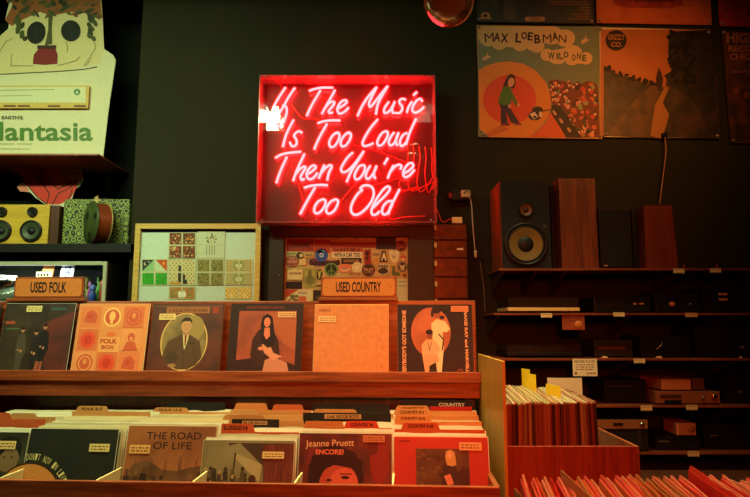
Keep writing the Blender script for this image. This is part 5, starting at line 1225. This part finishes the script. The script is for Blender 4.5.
# drooping leaves and stem (generic potted plant)
for s, cx_ in ((-1, 21), (1, 92)):
    for k in range(9): a.ell(cx_+Rr.uniform(-5, 5)*.8-s*k*.1, 18+k*2.6, 4.5-k*.2, 2.2, Rr.choice([(70, 78, 36), (50, 56, 28)]), 12, s*.9+Rr.uniform(-.3, .3))
a.poly([(48.5, 12), (53.5, 12), (52, 28), (52.5, 44), (45, 46), (48.5, 30)], (74, 78, 36))
for cx_, cy_, rx_, ry_, ro_ in ((36.5, 33, 9.3, 11.4, .25), (71, 31, 9.8, 10.6, 0)):
    a.ell(cx_, cy_, rx_, ry_, (22, 28, 16), 28, ro_); a.line([(cx_, cy_-ry_*.8), (cx_+.6, cy_+ry_*.8)], .6, (38, 44, 24))
a.poly([(33, 64), (34, 55), (38, 50), (38, 46), (56, 46), (56, 50), (58, 55), (57.5, 64), (45, 65)], (120, 30, 24)); a.rect(37.5, 45.5, 56.5, 49, (60, 30, 20))
L_ = (110, 84, 44)
a.line([(0, 74.5), (30, 73), (60, 71.5), (84, 69.5), (97, 67)], .9, (84, 70, 40)); a.line([(12, 54), (11, 66), (33, 66)], .45, L_); a.line([(80, 57), (76, 61), (58, 66)], .45, L_); a.line([(66, 42), (68, 47), (67, 53)], .45, L_); a.line([(0, 52), (6, 42), (14, 38)], .45, L_); a.line([(94, 42), (96, 48), (84, 66)], .45, L_); a.line([(92, 58), (86, 66)], .45, L_)
a.text("EARTH'S", 2, 116, 23, 119.5, (60, 50, 30), .03)
a.text('Plantasia', -17, 122, 93, 141, (74, 116, 44), .02)
a.line([(-10, 144), (14, 144)], .6, (150, 150, 110)); a.line([(18, 144), (32, 144)], .6, (150, 150, 110)); a.line([(-10, 149), (30, 149)], .6, (160, 160, 120))
ob = mb.build('display_board', None, T(pD.x, YD, a1+.0003)); tag(ob, 'tall die-cut board with a potted leafy plant picture above green Plantasia lettering', 'display board')
m2 = MB(); xa_, za_ = mD(-40, 109.5); xb_, zb2 = mD(91, 87); m2.box(xa_, -.020, za_, xb_, -.0075, zb2, paint((200, 170, 84), .5), .002)
a = Art(m2, mD, -.020, .00002); a.rect(-38, 88.5, 87.5, 104, (204, 206, 160)); a.line([(0, 92), (56, 91)], .7, (130, 140, 100)); a.line([(0, 97.5), (34, 97)], .7, (150, 150, 110)); a.ell(79, 93.5, 3.2, 3.2, (60, 120, 60)); a.poly([(77.5, 95), (79, 91.5), (80.5, 95)], (204, 206, 160))
for x in (6, 20, 50, 76): a.rect(x, 106.5, x+12, 108.5, (110, 70, 34))
m2.build('info_strip', ob)
# red cut-out figure hanging behind
YG = 3.20; pG = P(45, 200, YG); mG = mapY(YG, pG.x, pG.z); g2 = crop(0, 150, 4.97)
G = lambda pts: [g2(u, v) for u, v in pts]
mb = MB(); o_ = G([(50, 60), (250, 40), (400, 70), (412, 150), (395, 180), (375, 190), (350, 262), (320, 285), (312, 320), (312, 462), (290, 462), (282, 280), (230, 272), (180, 240), (150, 210), (100, 205), (84, 185), (100, 165), (120, 165), (100, 125), (70, 110)])
mb.prism([mG(*q) for q in o_], 0, .005, paint((196, 196, 160), .5)); a = Art(mb, mG, 0, .00002)
a.poly(G([(55, 60), (250, 42), (398, 72), (385, 180), (345, 250), (290, 272), (228, 268), (180, 225), (120, 165), (100, 128), (72, 108)]), (196, 52, 36)); a.poly(G([(150, 60), (215, 60), (230, 200), (200, 160)]), (150, 36, 28))
a.poly(G([(290, 118), (300, 98), (385, 95), (410, 130), (405, 155), (370, 150), (330, 150), (300, 145)]), (200, 110, 84)); a.poly(G([(86, 185), (102, 168), (122, 170), (150, 205), (120, 208), (98, 203)]), (206, 120, 96))
for ln in ([(100, 128), (140, 180), (190, 240), (235, 270)], [(140, 95), (210, 170), (245, 215), (235, 262)], [(235, 110), (255, 170), (290, 195), (340, 170), (380, 150)], [(300, 110), (330, 150), (345, 155)], [(260, 270), (290, 215), (345, 190), (375, 160)], [(290, 118), (330, 105), (350, 120), (390, 112)], [(320, 272), (350, 225), (360, 190)]): a.line(G(ln), 1.0, (30, 18, 14))
ob = mb.build('cutout_figure', None, T(*pG)); tag(ob, 'red and black printed cut-out shape standing tilted behind the yellow speaker', 'cut-out')
# yellow speaker
YY = 3.0; xr_ = P(48.5, 225, YY).x; zt2 = P(25, 204.5, YY).z
t = thing('loudspeaker', 'yellow-fronted twin loudspeaker with dark cones on the black shelf', 'speaker', T(xr_, YY, a2))
h = zt2-a2
mb = MB(); mb.box(-.62, 0, 0, 0, .013, h, wood((186, 150, 40), (206, 170, 56), 'x', 6), .0015); mb.build('front_baffle', t)
mb = MB(); mb.box(-.62, .0133, 0, 0, .20, h-.001, DW, .002); mb.build('cabinet', t)
mb = MB(); mb.box(.0005, .012, 0, .045, .20, h-.002, wood((60, 30, 14), (84, 44, 22), 'z', 6), .002); mb.build('side_panel', t)
for px in (31.5, 1.0, -32, -62):
    x = P(px, 231, YY).x-xr_
    driver(t, x, 0, P(31, 231, YY).z-a2, 11*YY/F, (60, 72, 48)); driver(t, x, 0, P(31, 212, YY).z-a2, 5*YY/F, (36, 40, 30), 'tweeter')
# flower-patterned case
YL = 3.03; a0 = P(62, 222, YL); b0 = P(129, 222, YL); zc = P(100, 198.5, YL).z-a2; hw = (b0.x-a0.x)/2
def floral():
    m, nt, b = newmat('floral_fabric')
    tc = nt.nodes.new('ShaderNodeTexCoord'); v = nt.nodes.new('ShaderNodeTexVoronoi'); v.inputs['Scale'].default_value = 34; v.inputs['Randomness'].default_value = .55
    nt.links.new(tc.outputs['Object'], v.inputs['Vector']); r = nt.nodes.new('ShaderNodeValToRGB'); nt.links.new(v.outputs['Distance'], r.inputs[0])
    e = r.color_ramp.elements; dk = s2l((24, 34, 16))+(1,); lt = s2l((136, 152, 66))+(1,)
    e[0].position = 0; e[0].color = dk; e[1].position = 1; e[1].color = dk
    for ps, c in ((.27, dk), (.31, lt), (.46, lt), (.50, dk), (.60, dk), (.64, lt), (.72, lt), (.76, dk)): x = e.new(ps); x.color = c
    nt.links.new(r.outputs[0], b.inputs['Base Color']); b.inputs['Roughness'].default_value = .6; return m
t = thing('patterned_case', 'green and black flower-patterned case on the black shelf', 'case', T((a0.x+b0.x)/2, YL, a2))
mb = MB(); mb.box(-hw, 0, 0, hw, .14, zc, floral(), .018); mb.build('body', t)
mb = MB(); mb.box(-hw-.0008, .068, .01, hw+.0008, .072, zc-.002, paint((60, 60, 34), .4)); mb.build('zip_band', t)
mb = MB(); mb.tube([(-.05, .07, zc-.002), (-.04, .07, zc+.012), (.04, .07, zc+.012), (.05, .07, zc-.002)], .004, BLK, 8); mb.build('handle', t)
# round reel standing on edge in front of the case
YRr = 2.975; c = P(97, 222, YRr); r = (P(97, 202, YRr).z-a2)/2
t = thing('tape_reel', 'copper-banded round reel standing on edge in front of the patterned case', 'reel', T(c.x, YRr+.01, a2+r) @ rotz(math.radians(-45)))
mb = MB(); mb.lathe([(.0001, -.036), (.02, -.036), (.022, -.0355), (r, -.0355), (r, -.032), (.03, -.032)], paint((62, 76, 40), .35), 36)
mb.build('flange', t)
mb = MB(); mb = None
for k in range(3):
    m2 = MB(); a = Art(m2, lambda u, v: (u, v), -.0362, .00002); g = k*2*PI/3+.4; a.ell(r*.6*math.cos(g), r*.6*math.sin(g), r*.17, r*.17, (20, 24, 14), 16); m2.build('reel_hole', t)
mb = MB(); mb.lathe([(r*.95, -.032), (r*.95, .032)], paint((150, 76, 42), .3, 0, .5), 36); mb.build('band', t)
mb = MB(); mb.lathe([(.0001, .0325), (r, .0325), (r, .036), (.0001, .036)], paint((150, 140, 76), .35), 36); mb.build('flange', t)
c2 = P(96, 201, YRr)
mb = MB()
for k in range(6): g = k*1.05; mb.tube([(0, 0, 0), (.012*math.cos(g), .006*math.sin(g), .008+.006*(k % 3)), (.018*math.cos(g), .01*math.sin(g), .004+.012*(k % 3))], .0028, paint((214, 196, 130), .5), 6)
mb.tube([(0, 0, 0), (.006, 0, -.018)], .003, paint((214, 196, 130), .5), 6, spline=1)
tag(mb.build('ribbon_bow', None, T(c2.x, c2.y+.008, a2+2*r+.004)), 'small pale ribbon bow on top of the copper-banded reel', 'bow')
# ------------------------------------------------------------ glass display case below
YV = 2.85; tl = P(107, 261.5, YV); zv0 = tl.z-.42; zs5 = P(50, 299, YV).z-.03
t = thing('display_case', 'glass display case with a pale metal frame behind the USED FOLK sign', 'display case', T(tl.x, YV, zv0))
ALU = paint((186, 190, 160), .3, 0, .2); Hc = tl.z-zv0; Wc = 1.0; ft = 3.6/F*YV
mb = MB(); mb.box(-Wc, 0, Hc-ft, 0, .014, Hc, ALU, .001); mb.box(-ft, 0, 0, 0, .014, Hc-ft, ALU, .001); mb.box(-Wc, 0, 0, -Wc+ft, .014, Hc-ft, ALU); mb.box(-Wc+ft, 0, 0, -ft, .014, ft, ALU); mb.build('frame', t)
mb = MB(); mb.box(-Wc, .36, 0, 0, .37, Hc, paint((18, 22, 16), .6)); mb.build('back_panel', t)
mb = MB(); mb.box(-Wc, .0145, Hc-.008, 0, .359, Hc, paint((18, 22, 16), .5)); mb.build('top_panel', t)
mb = MB(); mb.box(-.008, .0145, 0, 0, .359, Hc-.009, paint((18, 22, 16), .5)); mb.build('side_panel', t)
zsh = zs5-zv0
mb = MB(); mb.box(-Wc, .015, zsh-.008, -.009, .359, zsh, clear('shelf_glass', (.9, 1, .9), 1.5, .03, .2, (.3, .4, .3))); mb.build('shelf', t)
mb = MB(); mb.box(-Wc+ft, .005, ft, -ft, .009, Hc-ft, clear('case_glass', (1, 1, 1), 1.25, .01)); mb.build('glass_pane', t)
o_ = P(70, 280, 2.86); area('case_light', (tl.x-.55, YV+.05, tl.z-.035), (tl.x-.55, YV+.17, tl.z-.5), .7, .05, 2.2, (.85, 1.0, .85))
mb = MB(); mb.box(-.36, -.01, -.007, .36, .01, -.001, emit((.85, 1, .85), 2.0, 'case_tube')); 
o = mb.build('case_lamp', None, T(tl.x-.55, YV+.028, tl.z-.009)); tag(o, 'slim light strip under the roof of the glass display case', 'lamp')
# polished bowl at left
p = P(-6, 283, YV+.10); zsw = zv0+zsh
mb = MB(); mb.lathe([(.0001, -.02), (.05, -.02), (.05, -.012), (.10, .01), (.155, .06), (.172, .128), (.168, .129), (.150, .062), (.09, .018), (.0001, .012)], paint((214, 214, 196), .12, 0, 1.0), 40, T(0, 0, .0205) @ Matrix(((1, 0, 0, 0), (0, 0, -1, 0), (0, 1, 0, 0), (0, 0, 0, 1))))
tag(mb.build('metal_bowl', None, T(p.x, p.y+.1, zsw+.0003)), 'bright polished metal bowl inside the display case at the left edge', 'bowl')
def caseitem(name, label, cat, px0, px1, py0, y, m, lean=0, slant=0, dep=.006, art=None):
    a_ = P(px0, 290, y); b_ = P(px1, 290, y); z1 = P(px0, py0, y).z-zsw; hw = (b_.x-a_.x)/2
    mb = MB(); mb.prism([(-hw, 0), (hw, 0), (hw+slant, z1), (-hw+slant, z1)], 0, dep, m)
    if art: art(Art(mb, lambda u, v: (-hw+2*hw*u+slant*(1-v), z1*(1-v)), 0, .0003))
    o = mb.build(name, None, T((a_.x+b_.x)/2, y, zsw+.0003)); tag(o, label, cat); return o
caseitem('orange_card', 'slanted orange-brown card inside the display case, left of the pale printed one', 'card', 36, 47, 264.5, YV+.08, paint((166, 96, 44), .5), slant=.03)
caseitem('text_strip', 'cream strip with black lettering in front of the orange-brown card', 'card', 35, 50, 272, YV+.05, paint((206, 200, 156), .5), art=lambda a: [a.rect(.1+i*.2, .04, .22+i*.2, .12, (40, 36, 30)) for i in range(4)])
def blob(a):
    R_ = random.Random(5)
    for k in range(16): a.ell(R_.uniform(.25, .75), R_.uniform(.05, .6), R_.uniform(.06, .16), R_.uniform(.02, .05), (60, 66, 90), 8, R_.random()*3)
caseitem('printed_card', 'slanted pale card with dark scribbles inside the display case', 'card', 56, 69, 264.5, YV+.07, paint((206, 210, 226), .5), slant=.022, art=blob)
R = random.Random(14)
cols = [((60, 120, 110), 'teal'), ((190, 180, 70), 'yellow'), ((120, 60, 130), 'purple'), ((40, 70, 150), 'blue'), ((200, 190, 150), 'cream'), ((90, 150, 60), 'green'), ((160, 60, 50), 'red')]
shp = ['tin', 'figurine', 'badge box', 'tin', 'cup', 'figurine', 'tin']
for i, (c, nm) in enumerate(cols):
    px = 84+i*3.0; y = YV+.06+.05*((i*2) % 3); p = P(px, 290, y); hgt = .08+.07*((i*3) % 4)/3; rr_ = .012+.004*(i % 2)
    t = thing('trinket', nm+' trinket standing inside the right end of the display case', 'trinket', T(p.x, y, zsw+.0003))
    mb = MB(); mb.lathe([(.0001, 0), (rr_, 0), (rr_*1.05, hgt*.5), (rr_*.6, hgt*.7)], paint(c, .35), 14, Matrix(((1, 0, 0, 0), (0, 0, 1, 0), (0, 1, 0, 0), (0, 0, 0, 1)))); mb.build('body', t)
    mb = MB(); mb.lathe([(rr_*.2, hgt*.68), (rr_*.8, hgt*.78), (rr_*.7, hgt*.95), (.0001, hgt)], paint(tuple(min(255, x+50) for x in c), .35), 14, Matrix(((1, 0, 0, 0), (0, 0, 1, 0), (0, 1, 0, 0), (0, 0, 0, 1)))); mb.build('top', t)
p = P(105, 266, YV+.1)
mb = MB(); mb.box(-.05, 0, 0, .0, .03, .05, paint((30, 52, 110), .4), .002)
tag(mb.build('blue_box', None, T(tl.x-.012, YV+.24, zsw+.0003)), 'small blue box at the back right corner inside the display case', 'box')
